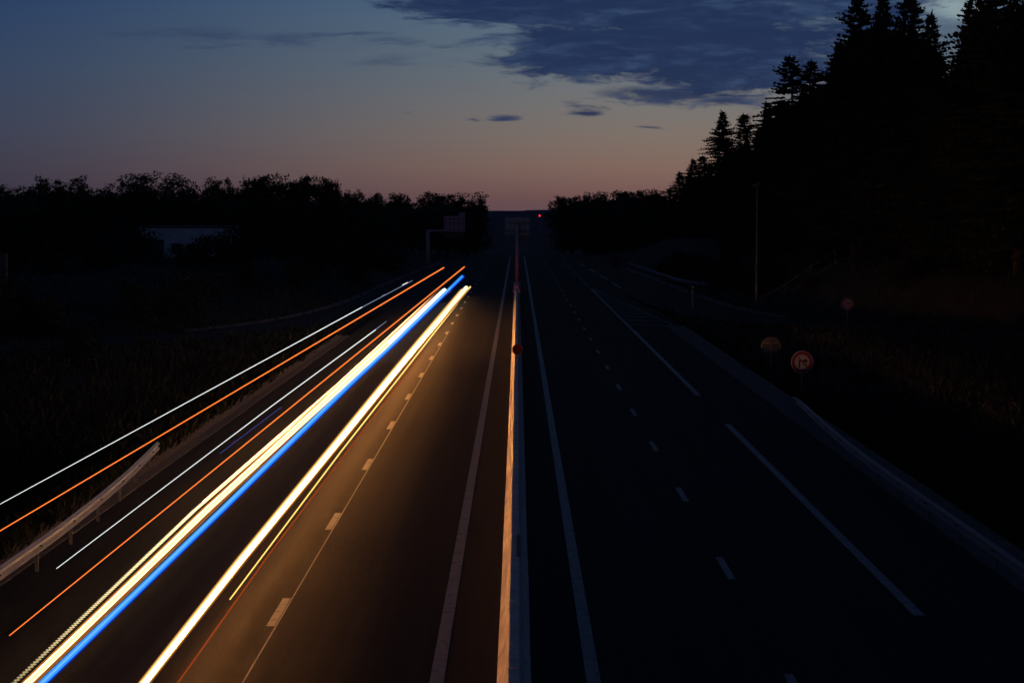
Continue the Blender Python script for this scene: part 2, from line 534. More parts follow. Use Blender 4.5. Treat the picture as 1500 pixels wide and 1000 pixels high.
def axis(breaks):
    out = []
    for (a, b, s) in breaks:
        out += list(np.arange(a, b, s))
    out.append(breaks[-1][1])
    return np.array(out)
gx = axis([(-2500, -600, 100), (-600, -160, 20), (-160, -60, 5), (-60, -14, 1.0), (-14, -12, 0.5), (-12, 12, 6), (12, 14, 0.5), (14, 60, 1.0), (60, 160, 5), (160, 600, 20), (600, 2500, 100)])
gy = axis([(-60, 30, 10), (30, 260, 1.6), (260, 420, 4), (420, 900, 12), (900, 2400, 50), (2400, 6800, 110)])
GX, GY = np.meshgrid(gx, gy)
GZ = ground(GX.ravel(), GY.ravel()).reshape(GX.shape)
nx, ny = len(gx), len(gy)
me = bpy.data.meshes.new('ground')
vs = np.stack([GX.ravel(), GY.ravel(), GZ.ravel()], 1)
idx = np.arange(nx * ny).reshape(ny, nx)
fs = np.stack([idx[:-1, :-1].ravel(), idx[:-1, 1:].ravel(), idx[1:, 1:].ravel(), idx[1:, :-1].ravel()], 1)
me.from_pydata(vs.tolist(), [], fs.tolist())
me.polygons.foreach_set('use_smooth', [True] * len(me.polygons))
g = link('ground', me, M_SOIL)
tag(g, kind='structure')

# ------------------------------------------------------------------ road
def strip(mb, pts_l, pts_r):
    n = len(pts_l)
    mb.add(list(pts_l) + list(pts_r), [(i, n + i, n + i + 1, i + 1) for i in range(n - 1)])

def yseq(y0, y1):
    ys = [y0]
    while ys[-1] < y1:
        y = ys[-1]
        ys.append(min(y1, y + (6 if y < 380 else 5 if y < 470 else 20)))
    return ys

def band(mb, xa, xb, y0, y1, dz):
    ys = yseq(y0, y1)
    fa = xa if callable(xa) else (lambda y: xa)
    fb = xb if callable(xb) else (lambda y: xb)
    strip(mb, [(fa(y), y, float(zroad(y)) + dz) for y in ys], [(fb(y), y, float(zroad(y)) + dz) for y in ys])

mb = MB()
XL, XR = -11.45, 11.0
band(mb, XL, XR, -40, 2400, 0.0)
tag(mb.build('road', M_ASPHALT), kind='structure')

def ramp_ribbon(P, name, dz, off=0.0):
    mb = MB()
    L, Rr = [], []
    for i in range(len(P)):
        a = Vector(P[max(i - 1, 0)][:2]); b = Vector(P[min(i + 1, len(P) - 1)][:2])
        d = (b - a).normalized(); n = Vector((d.y, -d.x))
        c = Vector(P[i][:2])
        l = c + n * P[i][3]; r = c - n * P[i][3]
        L.append((l.x, l.y, P[i][2] + dz)); Rr.append((r.x, r.y, P[i][2] + dz))
    strip(mb, L, Rr)
    o = mb.build(name, M_ASPHALT)
    o.data.flip_normals() if o.data.polygons[0].normal.z < 0 else None
    tag(o, kind='structure')
    return L, Rr
RL, RR = ramp_ribbon(PR, 'slip_road', 0.012)
LL, LR = ramp_ribbon(PL, 'slip_road', 0.012)

# concrete gutter strips
def gutter(pts_in, pts_out, name):
    mb = MB()
    n = len(pts_in)
    vs = []
    for a, b in zip(pts_in, pts_out):
        a, b = Vector(a), Vector(b)
        vs += [a + Vector((0, 0, -0.12)), a + Vector((0, 0, 0.02)), (a + b) / 2 + Vector((0, 0, 0.005)), b + Vector((0, 0, 0.09)), b + Vector((0, 0, -0.12))]
    fs = []
    for i in range(n - 1):
        for k in range(4):
            fs.append((i * 5 + k, (i + 1) * 5 + k, (i + 1) * 5 + k + 1, i * 5 + k + 1))
    fs += [(0, 1, 2, 3, 4), tuple((n - 1) * 5 + k for k in (4, 3, 2, 1, 0))]
    mb.add(vs, fs)
    o = mb.build(name, M_GUTTER)
    return tag(o, kind='structure')
ys = np.arange(20, 146, 2.0)
gutter([(XL - 0.005, y, 0) for y in ys], [(XL - 0.85 - 0.08 * math.sin(y * 0.7) * 0.3, y, 0) for y in ys], 'gutter_strip')
ys = np.arange(20, 157, 2.0)
gutter([(XR + 0.005, y, 0) for y in ys], [(XR + 1.25, y, 0) for y in ys], 'gutter_strip')
# outer kerbs of the slip roads
def offset(P, side, d0, d1, lo, hi):
    a, b = [], []
    for i in range(len(P)):
        if not (lo <= P[i][1] <= hi):
            continue
        p = Vector(P[max(i - 1, 0)][:2]); q = Vector(P[min(i + 1, len(P) - 1)][:2])
        d = (q - p).normalized(); n = Vector((d.y, -d.x)) * side
        c = Vector(P[i][:2])
        u = c + n * (P[i][3] + d0); v = c + n * (P[i][3] + d1)
        a.append((u.x, u.y, P[i][2] + 0.02)); b.append((v.x, v.y, P[i][2] + 0.02))
    return a, b
sr = 1 if offset(PR, 1, 0, 1, 100, 250)[0][0][0] > 14.4 else -1
a, b = offset(PR, sr, 0.01, 0.75, 165, 330); gutter(a, b, 'gutter_strip')
sl = 1 if offset(PL, 1, 0, 1, 100, 250)[0][0][0] < -12.2 else -1
a, b = offset(PL, sl, 0.01, 0.6, 138, 380); gutter(a, b, 'gutter_strip')

# painted lines (one sheet 4 mm above the road; 16 mm where the slip roads overlap it)
def paint(name, items, m=M_PAINT, dz=0.004):
    mb = MB()
    for it in items:
        band(mb, it[0], it[1], it[2], it[3], dz)
    return tag(mb.build(name, m), kind='structure')
paint('edge_line', [(-1.55, -1.30, 20, 426), (1.22, 1.47, 20, 426)])
paint('edge_line', [(-0.75, -0.55, 800, 2300), (0.72, 0.92, 800, 2300)])
paint('lane_dashes', [(-5.03, -4.86, y, y + 3.1) for y in np.arange(41.9 - 13, 400, 13.0)])
paint('lane_dashes', [(4.76, 4.93, y, y + 3.1) for y in np.arange(47.4 - 13, 400, 13.0)])
paint('shoulder_line', [(8.12, 8.36, 43, 82.8), (8.12, 8.36, 95.9, 150), (8.12, 8.30, 150, 236)], dz=0.0165)
paint('shoulder_line', [(-8.62, -8.40, 30, 69), (-8.62, -8.40, 82, 121), (-8.62, -8.40, 134, 236)], dz=0.0165)
paint('merge_dashes', [(8.1, 8.3, y, y + 3) for y in np.arange(245, 400, 8)] + [(lambda y: 11.6 - (y - 230) * 0.008, lambda y: 11.85 - (y - 230) * 0.008, y, y + 20) for y in (238, 268, 302, 340)], dz=0.017)
paint('merge_dashes', [(-8.5, -8.3, y, y + 3) for y in np.arange(245, 400, 8)], dz=0.017)
mb = MB()
band(mb, -4.845, -4.815, 22, 150, 0.004)
tag(mb.build('sealed_joint', M_SEAL), kind='structure')
# hatched nose where the slip road joins
mb = MB()
for k in range(10):
    y = 157 + k * 6.4
    wx = 3.4 * (236 - y) / 80
    if wx < 0.3: break
    x0, x1 = 8.5, 8.5 + wx
    mb.add([(x0, y + 1.2, 0.0165), (x1, y - 1.6 * wx / 3.4, 0.0165), (x1, y + 1.3 - 1.6 * wx / 3.4, 0.0165), (x0, y + 2.4, 0.0165)], [(0, 1, 2, 3)])
mb.add([(8.4, 236, 0.0165), (11.5, 158, 0.0165), (11.75, 158, 0.0165), (8.6, 236, 0.0165)], [(0, 1, 2, 3)])
mb.add([(8.37, 224, 0.0165), (9.3, 212, 0.0165), (9.1, 228, 0.0165), (8.37, 236, 0.0165)], [(0, 1, 2, 3)])
o = tag(mb.build('hatched_nose', M_WORN), kind='structure')
for p in o.data.polygons:
    if p.normal.z < 0:
        p.flip()

# ------------------------------------------------------------------ median barrier
mb = MB()
prof = [(-0.30, 0.0), (-0.30, 0.08), (-0.185, 0.30), (-0.10, 0.78), (-0.08, 0.80), (0.08, 0.80), (0.10, 0.78), (0.185, 0.30), (0.30, 0.08), (0.30, 0.0)]
ys = list(np.arange(4, 222.1, 6.06))
np_ = len(prof)
rng = random.Random(3)
vs, fs = [], []
for y in ys:
    dx = rng.uniform(-0.006, 0.006)
    for dy, k in ((-0.030, 1.0), (-0.022, 0.955), (0.022, 0.955), (0.030, 1.0)):      # open joint between two sections
        vs += [(-0.055 + p[0] * k + dx, y + dy, p[1] * (k if p[1] > 0.5 else 1.0)) for p in prof]
ys = [0] * (len(ys) * 4)
for i in range(len(ys) - 1):
    for k in range(np_ - 1):
        fs.append((i * np_ + k, (i + 1) * np_ + k, (i + 1) * np_ + k + 1, i * np_ + k + 1))
fs += [tuple(range(np_)), tuple((len(ys) - 1) * np_ + k for k in range(np_ - 1, -1, -1))]
mb.add(vs, fs)
bar = empty('median_barrier', (0, 0, 0), 0, 'long concrete safety barrier down the middle of the motorway, lit orange on one face', 'barrier')
o = mb.build('barrier_wall', M_CONC, bar)
bm = bmesh.new(); bm.from_mesh(o.data); bmesh.ops.recalc_face_normals(bm, faces=bm.faces); bm.to_mesh(o.data); bm.free()
mb = MB()      # a steel joint cover clipped over the barrier
for (x0, x1) in ((-0.02, 0.075),):
    mb.box(x0, x1, 45.6, 48.6, 0.80, 0.83)
o = mb.build('joint_cover', M_ALU, bar, bevel=0.008)
o['label'] = 'pale steel joint cover clipped on top'
mb = MB()      # wider foot that carries the mast
mb.add([(-0.40, 222.2, 0), (0.30, 222.2, 0), (0.38, 230, 0), (-0.48, 230, 0), (-0.20, 222.2, 0.8), (0.10, 222.2, 0.8), (0.30, 226, 0.95), (-0.40, 226, 0.95), (0.30, 230, 0.95), (-0.40, 230, 0.95)],
       [(0, 1, 5, 4), (4, 5, 6, 7), (7, 6, 8, 9), (9, 8, 2, 3), (1, 2, 8, 6, 5), (0, 4, 7, 9, 3), (0, 3, 2, 1)])
mb.build('mast_plinth', M_CONC, bar)

# small round plate on the barrier
p = at_z(758, 512, 1.09)
rp = empty('round_plate', (p.x, p.y, 0.80), 0, 'small dark red round plate standing on top of the concrete median barrier', 'round sign')
mb = MB(); mb.box(-0.025, 0.025, 0.012, 0.05, 0.0, 0.5); mb.build('bracket', M_POST, rp)
mb = MB(); mb.disc((0, -0.01, 0.30), 0.265, 0.02); mb.build('disc', M_DARKRED, rp)
mb = MB(); mb.ring((0, -0.02, 0.30), 0.262, 0.29, 0.035); mb.build('rim', M_POST, rp)

# ------------------------------------------------------------------ guard rails
W_PROF = [(0.00, -0.155), (0.012, -0.155), (0.025, -0.135), (0.08, -0.105), (0.083, -0.065), (0.03, -0.03), (0.0, 0.0), (0.03, 0.03), (0.083, 0.065), (0.08, 0.105), (0.025, 0.135), (0.012, 0.155), (0.0, 0.155)]
def guard_rail(name, path, side, label, posts, steel=None):
    steel = steel or M_DULL
    """path: (x, y, z of beam centre); side = +1 if the beam bulges towards +x"""
    root = empty(name, (path[0][0], path[0][1], gz(path[0][0], path[0][1])), 0, label, 'guard rail')
    org = Vector(root.location)
    mb = MB(); n = len(W_PROF)
    vs, fs = [], []
    for i, p in enumerate(path):
        a = Vector(path[max(i - 1, 0)]); b = Vector(path[min(i + 1, len(path) - 1)])
        d = (b - a); d.z = 0; d.normalize()
        nn = Vector((d.y, -d.x, 0)) * (1 if (d.y > 0) == (side > 0) else -1)
        c = Vector(p) - org
        for (u, v) in W_PROF:
            vs.append(c + nn * u + Vector((0, 0, v)))
        
    m2 = len(vs)
    for i, p in enumerate(path):        # back skin, 4 mm thick
        a = Vector(path[max(i - 1, 0)]); b = Vector(path[min(i + 1, len(path) - 1)])
        d = (b - a); d.z = 0; d.normalize()
        nn = Vector((d.y, -d.x, 0)) * (1 if (d.y > 0) == (side > 0) else -1)
        c = Vector(p) - org
        for (u, v) in W_PROF:
            vs.append(c + nn * (u - 0.005) + Vector((0, 0, v)))
    for base in (0, m2):
        for i in range(len(path) - 1):
            for k in range(n - 1):
                q = (base + i * n + k, base + (i + 1) * n + k, base + (i + 1) * n + k + 1, base + i * n + k + 1)
                fs.append(q if base == 0 else q[::-1])
    mb.add(vs, fs)
    mb.build('beam', steel, root)
    # splice bolts and posts
    for s, p in enumerate(posts):
        q = Vector(p) - org
        g0 = gz(p[0], p[1]) - org.z - 0.05
        pb = MB()
        sx_ = -side
        pb.box(q.x + min(sx_ * 0.02, sx_ * 0.10), q.x + max(sx_ * 0.02, sx_ * 0.10), q.y - 0.004, q.y + 0.004, g0, q.z + 0.1)
        pb.box(q.x + min(sx_ * 0.02, sx_ * 0.026), q.x + max(sx_ * 0.02, sx_ * 0.026), q.y - 0.03, q.y - 0.0045, g0, q.z + 0.1)
        pb.box(q.x + min(sx_ * 0.094, sx_ * 0.10), q.x + max(sx_ * 0.094, sx_ * 0.10), q.y + 0.0045, q.y + 0.03, g0, q.z + 0.1)
        po = pb.build('post', M_POST, root)
        sb = MB(); sb.box(q.x + min(sx_ * 0.008, sx_ * 0.02), q.x + max(sx_ * 0.008, sx_ * 0.02), q.y - 0.06, q.y + 0.06, q.z - 0.05, q.z + 0.05)
        sb.build('spacer', steel, po)
        sp = MB()
        xx = q.x + side * 0.088
        sp.box(min(q.x + side * 0.002, xx), max(q.x + side * 0.002, xx), q.y - 0.02, q.y + 0.02, q.z - 0.018, q.z + 0.018)
        sp.build('bolt', M_POST, po)
    return root

def spline(pts, step=1.0):
    P = [Vector(p) for p in pts]
    out = []
    for i in range(len(P) - 1):
        p0, p1, p2, p3 = P[max(i - 1, 0)], P[i], P[i + 1], P[min(i + 2, len(P) - 1)]
        k = max(1, int((p2 - p1).length / step))
        for j in range(k):
            t = j / k
            out.append(0.5 * ((2 * p1) + (p2 - p0) * t + (2 * p0 - 5 * p1 + 4 * p2 - p3) * t * t + (3 * p1 - p0 - 3 * p2 + p3) * t ** 3))
    out.append(P[-1])
    return out
def posts_on(path, y0, step):
    ys = [p.y for p in path]
    out = []
    y = y0
    while y < ys[-1]:
        i = max(k for k in range(len(ys)) if ys[k] <= y)
        t = (y - ys[i]) / max(1e-6, ys[min(i + 1, len(ys) - 1)] - ys[i])
        out.append(path[i].lerp(path[min(i + 1, len(ys) - 1)], t))
        y += step
    return out
lp = spline([(-11.0, 22, 0.60), (-11.0, 34, 0.60), (-11.02, 46, 0.60), (-11.08, 52, 0.60), (-11.35, 60, 0.59), (-11.9, 68.5, 0.52), (-12.15, 71, 0.44)])
guard_rail('guard_rail', lp, 1, 'curving steel guard rail at the left road edge, glowing orange in the headlights', posts_on(lp, 24.4, 4.0), M_STEEL)
rp_ = spline([(10.9, 22, 0.56), (10.9, 34, 0.56), (10.9, 50, 0.56), (10.92, 66, 0.56), (11.2, 76, 0.52), (11.7, 85, 0.36), (12.1, 91, 0.16), (12.3, 94, -0.02)])
guard_rail('guard_rail', rp_, -1, 'unlit steel guard rail dipping to the ground below the round prohibition sign', posts_on(rp_, 24.0, 4.0)[:16])
# short rail beside the slip road, far off
a, b = offset(PR, sr, 1.3, 1.4, 228, 330)
rr = [Vector((p[0] + (1.9 * max(0, 1 - i / 8) ** 2), p[1], p[2] + 0.6)) for i, p in enumerate(sorted(a, key=lambda q: q[1]))]
guard_rail('guard_rail', rr, -1, 'distant low steel guard rail along the outer edge of the joining slip road', posts_on(rr, rr[0].y + 2, 8.0))

# ------------------------------------------------------------------ gantry signs
Z0 = 226.0
root = empty('overhead_sign', (-0.02, Z0, 0.95), 0, 'boxy sign panel seen from behind on a single mast in the median, mast glowing red', 'road sign')
ppm = F_PX / Z0
def zz(py): return CAMH - (py - 315) / ppm - 0.95
mb = MB(); mb.tube([(0, 0, 0), (0, 0, zz(330))], [0.20, 0.17], 14); mb.build('mast', M_MAST, root, True)
mb = MB(); mb.box(-0.42, 0.42, -0.42, 0.42, 0, 0.05); mb.build('base_plate', M_POST, root, bevel=0.01)
x0, x1 = (741 - 759) / ppm, (778 - 759) / ppm
mb = MB(); mb.box(x0, x1, 0.45, 0.55, zz(344), zz(319)); mb.build('panel', M_ALU2, root, bevel=0.02)
mb = MB(); mb.box(x0, x1, 0.45, 0.55, zz(354.5), zz(344.8)); pl = mb.build('lower_panel', M_PANEL3, root, bevel=0.02)
for k in range(6):
    xx = x0 + 0.12 + k * (x1 - x0 - 0.24) / 5
    mb = MB(); mb.box(xx - 0.03, xx + 0.03, 0.38, 0.448, zz(353), zz(320)); mb.build('stiffener', M_PANEL3, root)
for py in (326, 338, 350):
    mb = MB(); mb.box(x0 + 0.1, x1 - 0.1, 0.20, 0.378, zz(py) - 0.06, zz(py) + 0.06); mb.build('bracket', M_PANEL3, root)

Z1 = 330.0
ppm = F_PX / Z1
X1 = (627 - 758) / ppm
g1 = gz(X1, Z1)
root = empty('cantilever_sign', (X1, Z1, g1), 0, 'grey sign on a long cantilever arm reaching from a mast at the left roadside', 'road sign')
def zz(py): return CAMH - (py - 315) / ppm - g1
def xx_(px): return (px - 627) / ppm
mb = MB(); mb.tube([(0, 0, 0), (0, 0, zz(339.5))], [0.34, 0.26], 14); mb.build('mast', M_MAST, root, True)
mb = MB(); mb.box(-0.55, 0.55, -0.55, 0.55, 0, 0.10); mb.build('base_plate', M_CONC, root, bevel=0.02)
mb = MB(); mb.box(-0.26, xx_(681), -0.16, 0.16, zz(339.3), zz(336.3)); mb.build('arm', M_MAST, root, bevel=0.03)
mb = MB(); mb.box(xx_(650), xx_(681), 0.30, 0.42, zz(336), zz(316.5)); mb.build('panel', M_ALU2, root, bevel=0.03)
mb = MB(); mb.box(xx_(672), xx_(681.5), 0.30, 0.42, zz(316.2), zz(311.8)); mb.build('route_tab', M_ALU2, root, bevel=0.03)
mb = MB(); mb.box(xx_(650), xx_(681), 0.30, 0.42, zz(348.5), zz(336.4)); mb.build('lower_panel', M_DARKPANEL, root, bevel=0.03)
for k in range(5):
    x = xx_(651) + 0.15 + k * (xx_(680) - xx_(651) - 0.3) / 4
    mb = MB(); mb.box(x - 0.05, x + 0.05, 0.165, 0.295, zz(347), zz(317.5)); mb.build('stiffener', M_POST, root)
for py in (321, 327):
    mb = MB(); mb.box(xx_(651), xx_(680), 0.22, 0.292, zz(py) - 0.05, zz(py) + 0.05); mb.build('cross_rail', M_POST, root)

# ------------------------------------------------------------------ round road signs
def round_sign(px, py, dia, Z, label, front, rz=0.0):
    p = at_y(px, py, Z)
    g0 = gz(p.x, p.y)
    root = empty('round_sign', (p.x, p.y, g0), rz, label, 'road sign')
    h = p.z - g0
    r = dia / 2
    mb = MB(); mb.tube([(0, 0.06, -0.05), (0, 0.06, h + r * 0.75)], 0.038, 10); mb.build('pole', M_POST, root, True)
    if front:
        mb = MB(); mb.disc((0, 0, h), r, 0.02); mb.build('plate', M_WHITE, root)
        mb = MB(); mb.ring((0, -0.006, h), r * 0.66, r * 0.94, 0.005); mb.build('red_ring', M_RED, root)
        mb = MB()                       # arrow: up the stem, then turned to the right
        a = r * 0.075
        def quad(pts, y=-0.006, th=0.005):
            n = len(pts)
            mb.add([(q[0] * r, y, h + q[1] * r) for q in pts] + [(q[0] * r, y + th, h + q[1] * r) for q in pts],
                   [tuple(range(n)), tuple(range(2 * n - 1, n - 1, -1))] + [((k + 1) % n, k, n + k, n + (k + 1) % n) for k in range(n)])
        quad([(-0.31, -0.50), (-0.16, -0.50), (-0.16, 0.02), (0.22, 0.02), (0.22, 0.17), (-0.31, 0.17)])
        quad([(0.225, -0.12), (0.54, 0.095), (0.225, 0.31)])
        mb.build('turn_arrow', M_BLACK, root)
        mb = MB()                       # red diagonal bar
        c, s = math.cos(R(-45)), math.sin(R(-45))
        w_, l_ = 0.085, 0.655
        quad([(-l_ * c - w_ * -s * -1, -l_ * s - w_ * c), (l_ * c + w_ * s, l_ * s - w_ * c), (l_ * c - w_ * s, l_ * s + w_ * c), (-l_ * c - w_ * s, -l_ * s + w_ * c)], -0.0125, 0.006)
        mb.build('red_bar', M_RED, root)
        mb = MB(); mb.box(-0.12, 0.12, 0.021, 0.09, h + 0.10, h + 0.16); mb.build('clamp', M_POST, root)
    else:
        mb = MB(); mb.disc((0, 0.10, h), r, 0.025); mb.build('plate', M_ALU, root)
        for dz in (-0.2, 0.2):
            mb = MB(); mb.box(-r * 0.72, r * 0.72, 0.065, 0.099, h + dz - 0.03, h + dz + 0.03); mb.build('rail', M_POST, root)
        mb = MB(); mb.ring((0, 0.085, h), r * 0.97, r * 1.02, 0.05); mb.build('rim', M_POST, root)
    return root
round_sign(1175, 530, 1.03, 97, 'red ringed no right turn sign, the larger and brighter one near the guard rail end', True)
round_sign(1129.5, 508, 1.0, 110, 'plain grey back of a round road sign on the verge', False)
round_sign(1241.5, 445, 0.80, 137, 'small faint no right turn sign higher up on the dark bank', True)

# ------------------------------------------------------------------ lamp post, steps, posts
px, Zp = 1108, 184.0
p = at_y(px, 448, Zp)
g0 = gz(p.x, Zp)
h = at_y(px, 271, Zp).z - g0
root = empty('lamp_post', (p.x, Zp, g0), 0, 'tall thin pale mast with a small head, standing at the foot of the wooded bank', 'lamp post')
mb = MB(); mb.tube([(0, 0, 0), (0, 0, 1.2), (0, 0, h)], [0.12, 0.11, 0.055], 12); mb.build('pole', M_DULL, root, True)
mb = MB(); mb.box(-0.26, 0.26, -0.26, 0.26, -0.3, 0.06); mb.build('footing', M_CONC, root, bevel=0.02)
mb = MB(); mb.box(-0.42, -0.14, -0.20, 0.20, 0.0, 0.75); mb.build('switch_box', M_ALU, root, bevel=0.02)
mb = MB(); mb.tube([(0, 0, h - 0.25), (-0.16, 0, h - 0.15), (-0.30, 0, h - 0.15)], 0.03, 8); mb.build('arm', M_DULL, root, True)
mb = MB(); mb.box(-0.36, -0.14, -0.30, 0.12, h - 0.15, h + 0.03); mb.build('head', M_POST, root, bevel=0.02)
mb = MB(); mb.box(-0.05, 0.20, -0.10, 0.10, h, h + 0.16); mb.build('cap_unit', M_POST, root, bevel=0.02)

# hand rail and steps climbing the bank
s0 = at_y(1117, 449, 183.0); s1x = at_y(1255, 376, 190).x
root = empty('hand_rail', (s0.x, 184.5, gz(s0.x, 184.5)), 0, 'thin pale hand rail climbing the dark grass bank behind the lamp post', 'hand rail')
org = Vector(root.location)
pts = []
for k in range(9):
    x = s0.x + (s1x - s0.x) * k / 8
    y = 184.5 + 4 * k / 8
    pts.append(Vector((x, y, gz(x, y) + 1.0)) - org)
mb = MB(); mb.tube(pts, 0.035, 8); mb.build('top_rail', M_DULL, root, True)
for k in (0, 2, 4, 6, 8):
    q = pts[k]
    mb = MB(); mb.tube([q + Vector((0, 0, -1.1)), q + Vector((0, 0, -0.03))], 0.028, 8); mb.build('post', M_DULL, root)
mb = MB()
for k in range(22):
    x = s0.x + (s1x - s0.x) * (k + 0.5) / 22
    y = 183.6 + 4 * k / 22
    z = gz(x, y)
    mb.box(x - 0.17, x + 0.172, y - 0.6, y + 0.6, z - 0.25, z + 0.05)
tag(mb.build('bank_steps', M_GUTTER), 'flight of narrow concrete steps up the grass bank beside the hand rail', 'steps')

def marker(px, py0, py1, Z, name, label, m, w=0.10):
    p = at_y(px, py1, Z)
    z0 = gz(p.x, Z)
    top = at_y(px, py0, Z).z - z0
    root = empty(name, (p.x, Z, z0), 0, label, 'marker post')
    mb = MB(); mb.box(-w / 2, w / 2, -w * 0.35, w * 0.35, -0.1, top); mb.build('post', m, root, bevel=0.012)
    mb = MB(); mb.box(-w / 2 + 0.012, w / 2 - 0.012, -w * 0.35 - 0.008, -w * 0.35 - 0.001, top - 0.3, top - 0.14); mb.build('reflector', M_GLASS, root)
marker(1014.5, 419, 447, 186, 'marker_post', 'pale upright marker post beside the slip road, nearest of the row', M_WHITE, 0.16)
marker(977.5, 404, 428, 222, 'marker_post', 'dim slender marker post further along the slip road', M_ALU, 0.12)
# far board and little reflectors on the right verge
Zb = 300.0; pb_ = at_y(903, 395, Zb); zb = gz(pb_.x, Zb)
root = empty('board_sign', (pb_.x, Zb, zb), 0, 'faint rectangular grey board standing on the far right verge', 'road sign')
t1 = at_y(903, 377, Zb).z - zb; t0 = at_y(903, 394, Zb).z - zb
mb = MB(); mb.box(-0.8, 0.8, 0, 0.06, t0, t1); mb.build('panel', M_ALU, root, bevel=0.02)
for s in (-0.5, 0.5):
    mb = MB(); mb.box(s - 0.05, s + 0.05, 0.065, 0.14, -0.1, t1 - 0.1); mb.build('leg', M_POST, root)
Zc = 262.0; pc = at_y(929, 407, Zc); zc = gz(pc.x, Zc)
root = empty('reflector_post', (pc.x, Zc, zc), 0, 'small post carrying two round reflectors on the right verge', 'marker post')
ht = at_y(929, 387, Zc).z - zc
mb = MB(); mb.tube([(0, 0.05, -0.1), (0, 0.05, ht)], 0.04, 8); mb.build('pole', M_POST, root)
for py, m in ((390.5, M_RED), (398.5, M_WHITE)):
    mb = MB(); mb.disc((0, 0, at_y(929, py, Zc).z - zc), 0.2, 0.04, 20); mb.build('reflector', m, root)

# ------------------------------------------------------------------ buildings on the left
Zw = 310.0
a = at_y(196, 331, Zw); b = at_y(331, 331, Zw)
g0 = gz(a.x, Zw) - 0.5
root = empty('warehouse', ((a.x + b.x) / 2, Zw, g0), 0, 'long pale flat roofed shed showing between dark trees on the left', 'building')
w_, hh = (b.x - a.x) / 2, a.z - g0
mb = MB(); mb.box(-w_, w_, 0, 16, 0, hh - 0.25); mb.build('wall', M_WALLWHITE, root)
mb = MB(); mb.box(-w_ - 0.15, w_ + 0.15, -0.15, 16.15, hh - 0.248, hh); mb.build('roof', M_ALU, root, bevel=0.02)
mb = MB(); mb.box(-w_ + 1.2, -w_ + 4.4, -0.05, -0.002, 0.0, 3.2)
dr = mb.build('door', M_SHED, root); mb = MB(); mb.box(-w_ + 3.9, -w_ + 4.1, -0.12, -0.052, 1.0, 1.2); mb.build('handle', M_POST, dr)
for k in range(3):
    x = -w_ + 6.2 + k * 2.2
    mb = MB(); mb.box(x - 0.7, x + 0.7, -0.06, -0.002, 1.6, 2.6); wn = mb.build('window', M_ALU, root)
    mb = MB(); mb.box(x - 0.6, x + 0.6, -0.075, -0.062, 1.7, 2.5); mb.build('pane', M_GLASS, wn)
Zs = 158.0
b = at_y(10.5, 370, Zs); c = at_y(10.5, 431, Zs)
g0 = min(gz(b.x, Zs), c.z)
root = empty('metal_screen', (b.x, Zs, g0), 0, 'blue grey slatted metal screen cut off by the left picture edge', 'screen')
hh = b.z - g0
mb = MB(); mb.box(-6.0, 0, 0, 0.12, -0.4, hh - 0.06); mb.build('sheet', M_SHED, root)
mb = MB()
for k in range(int(hh / 0.22)):
    mb.box(-5.98, -0.10, -0.025, -0.002, 0.05 + k * 0.22, 0.05 + k * 0.22 + 0.17)
mb.build('slats', M_SHED, root)
for x in (-0.045, -3.0):
    mb = MB(); mb.box(x - 0.045, x + 0.045, -0.07, -0.027, -0.4, hh - 0.08); mb.build('post', M_POST, root)
mb = MB(); mb.box(-6.05, 0.05, -0.09, 0.16, hh - 0.058, hh); mb.build('coping', M_ROOF, root, bevel=0.015)

# red lamp on a mast in the distance
Zm = 2600.0
p = at_y(790.5, 316, Zm); g0 = gz(p.x, Zm)
root = empty('radio_mast', (p.x, Zm, g0), 0, 'slender far mast with a red warning lamp below the skyline', 'mast')
mb = MB(); mb.tube([(0, 0, -0.5), (0, 0, p.z - g0 - 1.3)], [0.5, 0.2], 8); mb.build('mast', M_POST, root)
bm = bmesh.new(); bmesh.ops.create_icosphere(bm, subdivisions=2, radius=1.2); bmesh.ops.translate(bm, verts=bm.verts, vec=(0, 0, p.z - g0))
me = bpy.data.meshes.new('warning_lamp'); bm.to_mesh(me); bm.free()
link('warning_lamp', me, glow('red_lamp', (1.0, 0.035, 0.05), 1.6), root)

# ------------------------------------------------------------------ light trails of the passing lorry
def trail(name, label, pts, z, w0, w1, m, n=10, cat='light trail', beads=None, grp='light trails of the passing lorry'):
    """a streak of light through the measured points at lamp height z; w0, w1 = width as seen (px of 1500)"""
    P = [at_z(p[0], p[1], z) for p in pts]
    org = P[0].copy()
    ya, yb = P[0].y, P[-1].y
    ks = [p.y for p in P]
    def at(y):
        return Vector((float(np.interp(y, ks, [p.x for p in P])), y, z))
    mb = MB()
    path, rad = [], []
    if beads:
        y = ya
        while y < yb:
            u = (1 / ya - 1 / y) / (1 / ya - 1 / yb)
            r = (w0 + (w1 - w0) * u) / 2 / (F_PX / y)
            for t, f in ((0.0, 0.25), (0.12, 0.95), (0.30, 1.0), (0.46, 0.95), (0.58, 0.25)):
                path.append(at(y + beads * t) - org)
                rad.append(r * f)
            y += beads
        n = 8
    else:
        segs = 48
        for k in range(segs + 1):
            t = k / segs
            y = 1 / ((1 - t) / ya + t / yb)      # even steps in the picture
            path.append(at(y) - org)
            rad.append((w0 + (w1 - w0) * t) / 2 / (F_PX / y))
        d0 = (path[1] - path[0]).normalized(); d1 = (path[-1] - path[-2]).normalized()
        path = [path[0] - d0 * rad[0] * 0.9] + path + [path[-1] + d1 * rad[-1] * 0.9]
        rad = [rad[0] * 0.35] + rad + [rad[-1] * 0.35]
    mb.tube(path, rad, n, squash=0.10 if beads else 1.0)
    o = mb.build(name, m, None, True)
    o.location = org
    return tag(o, label, cat, grp)

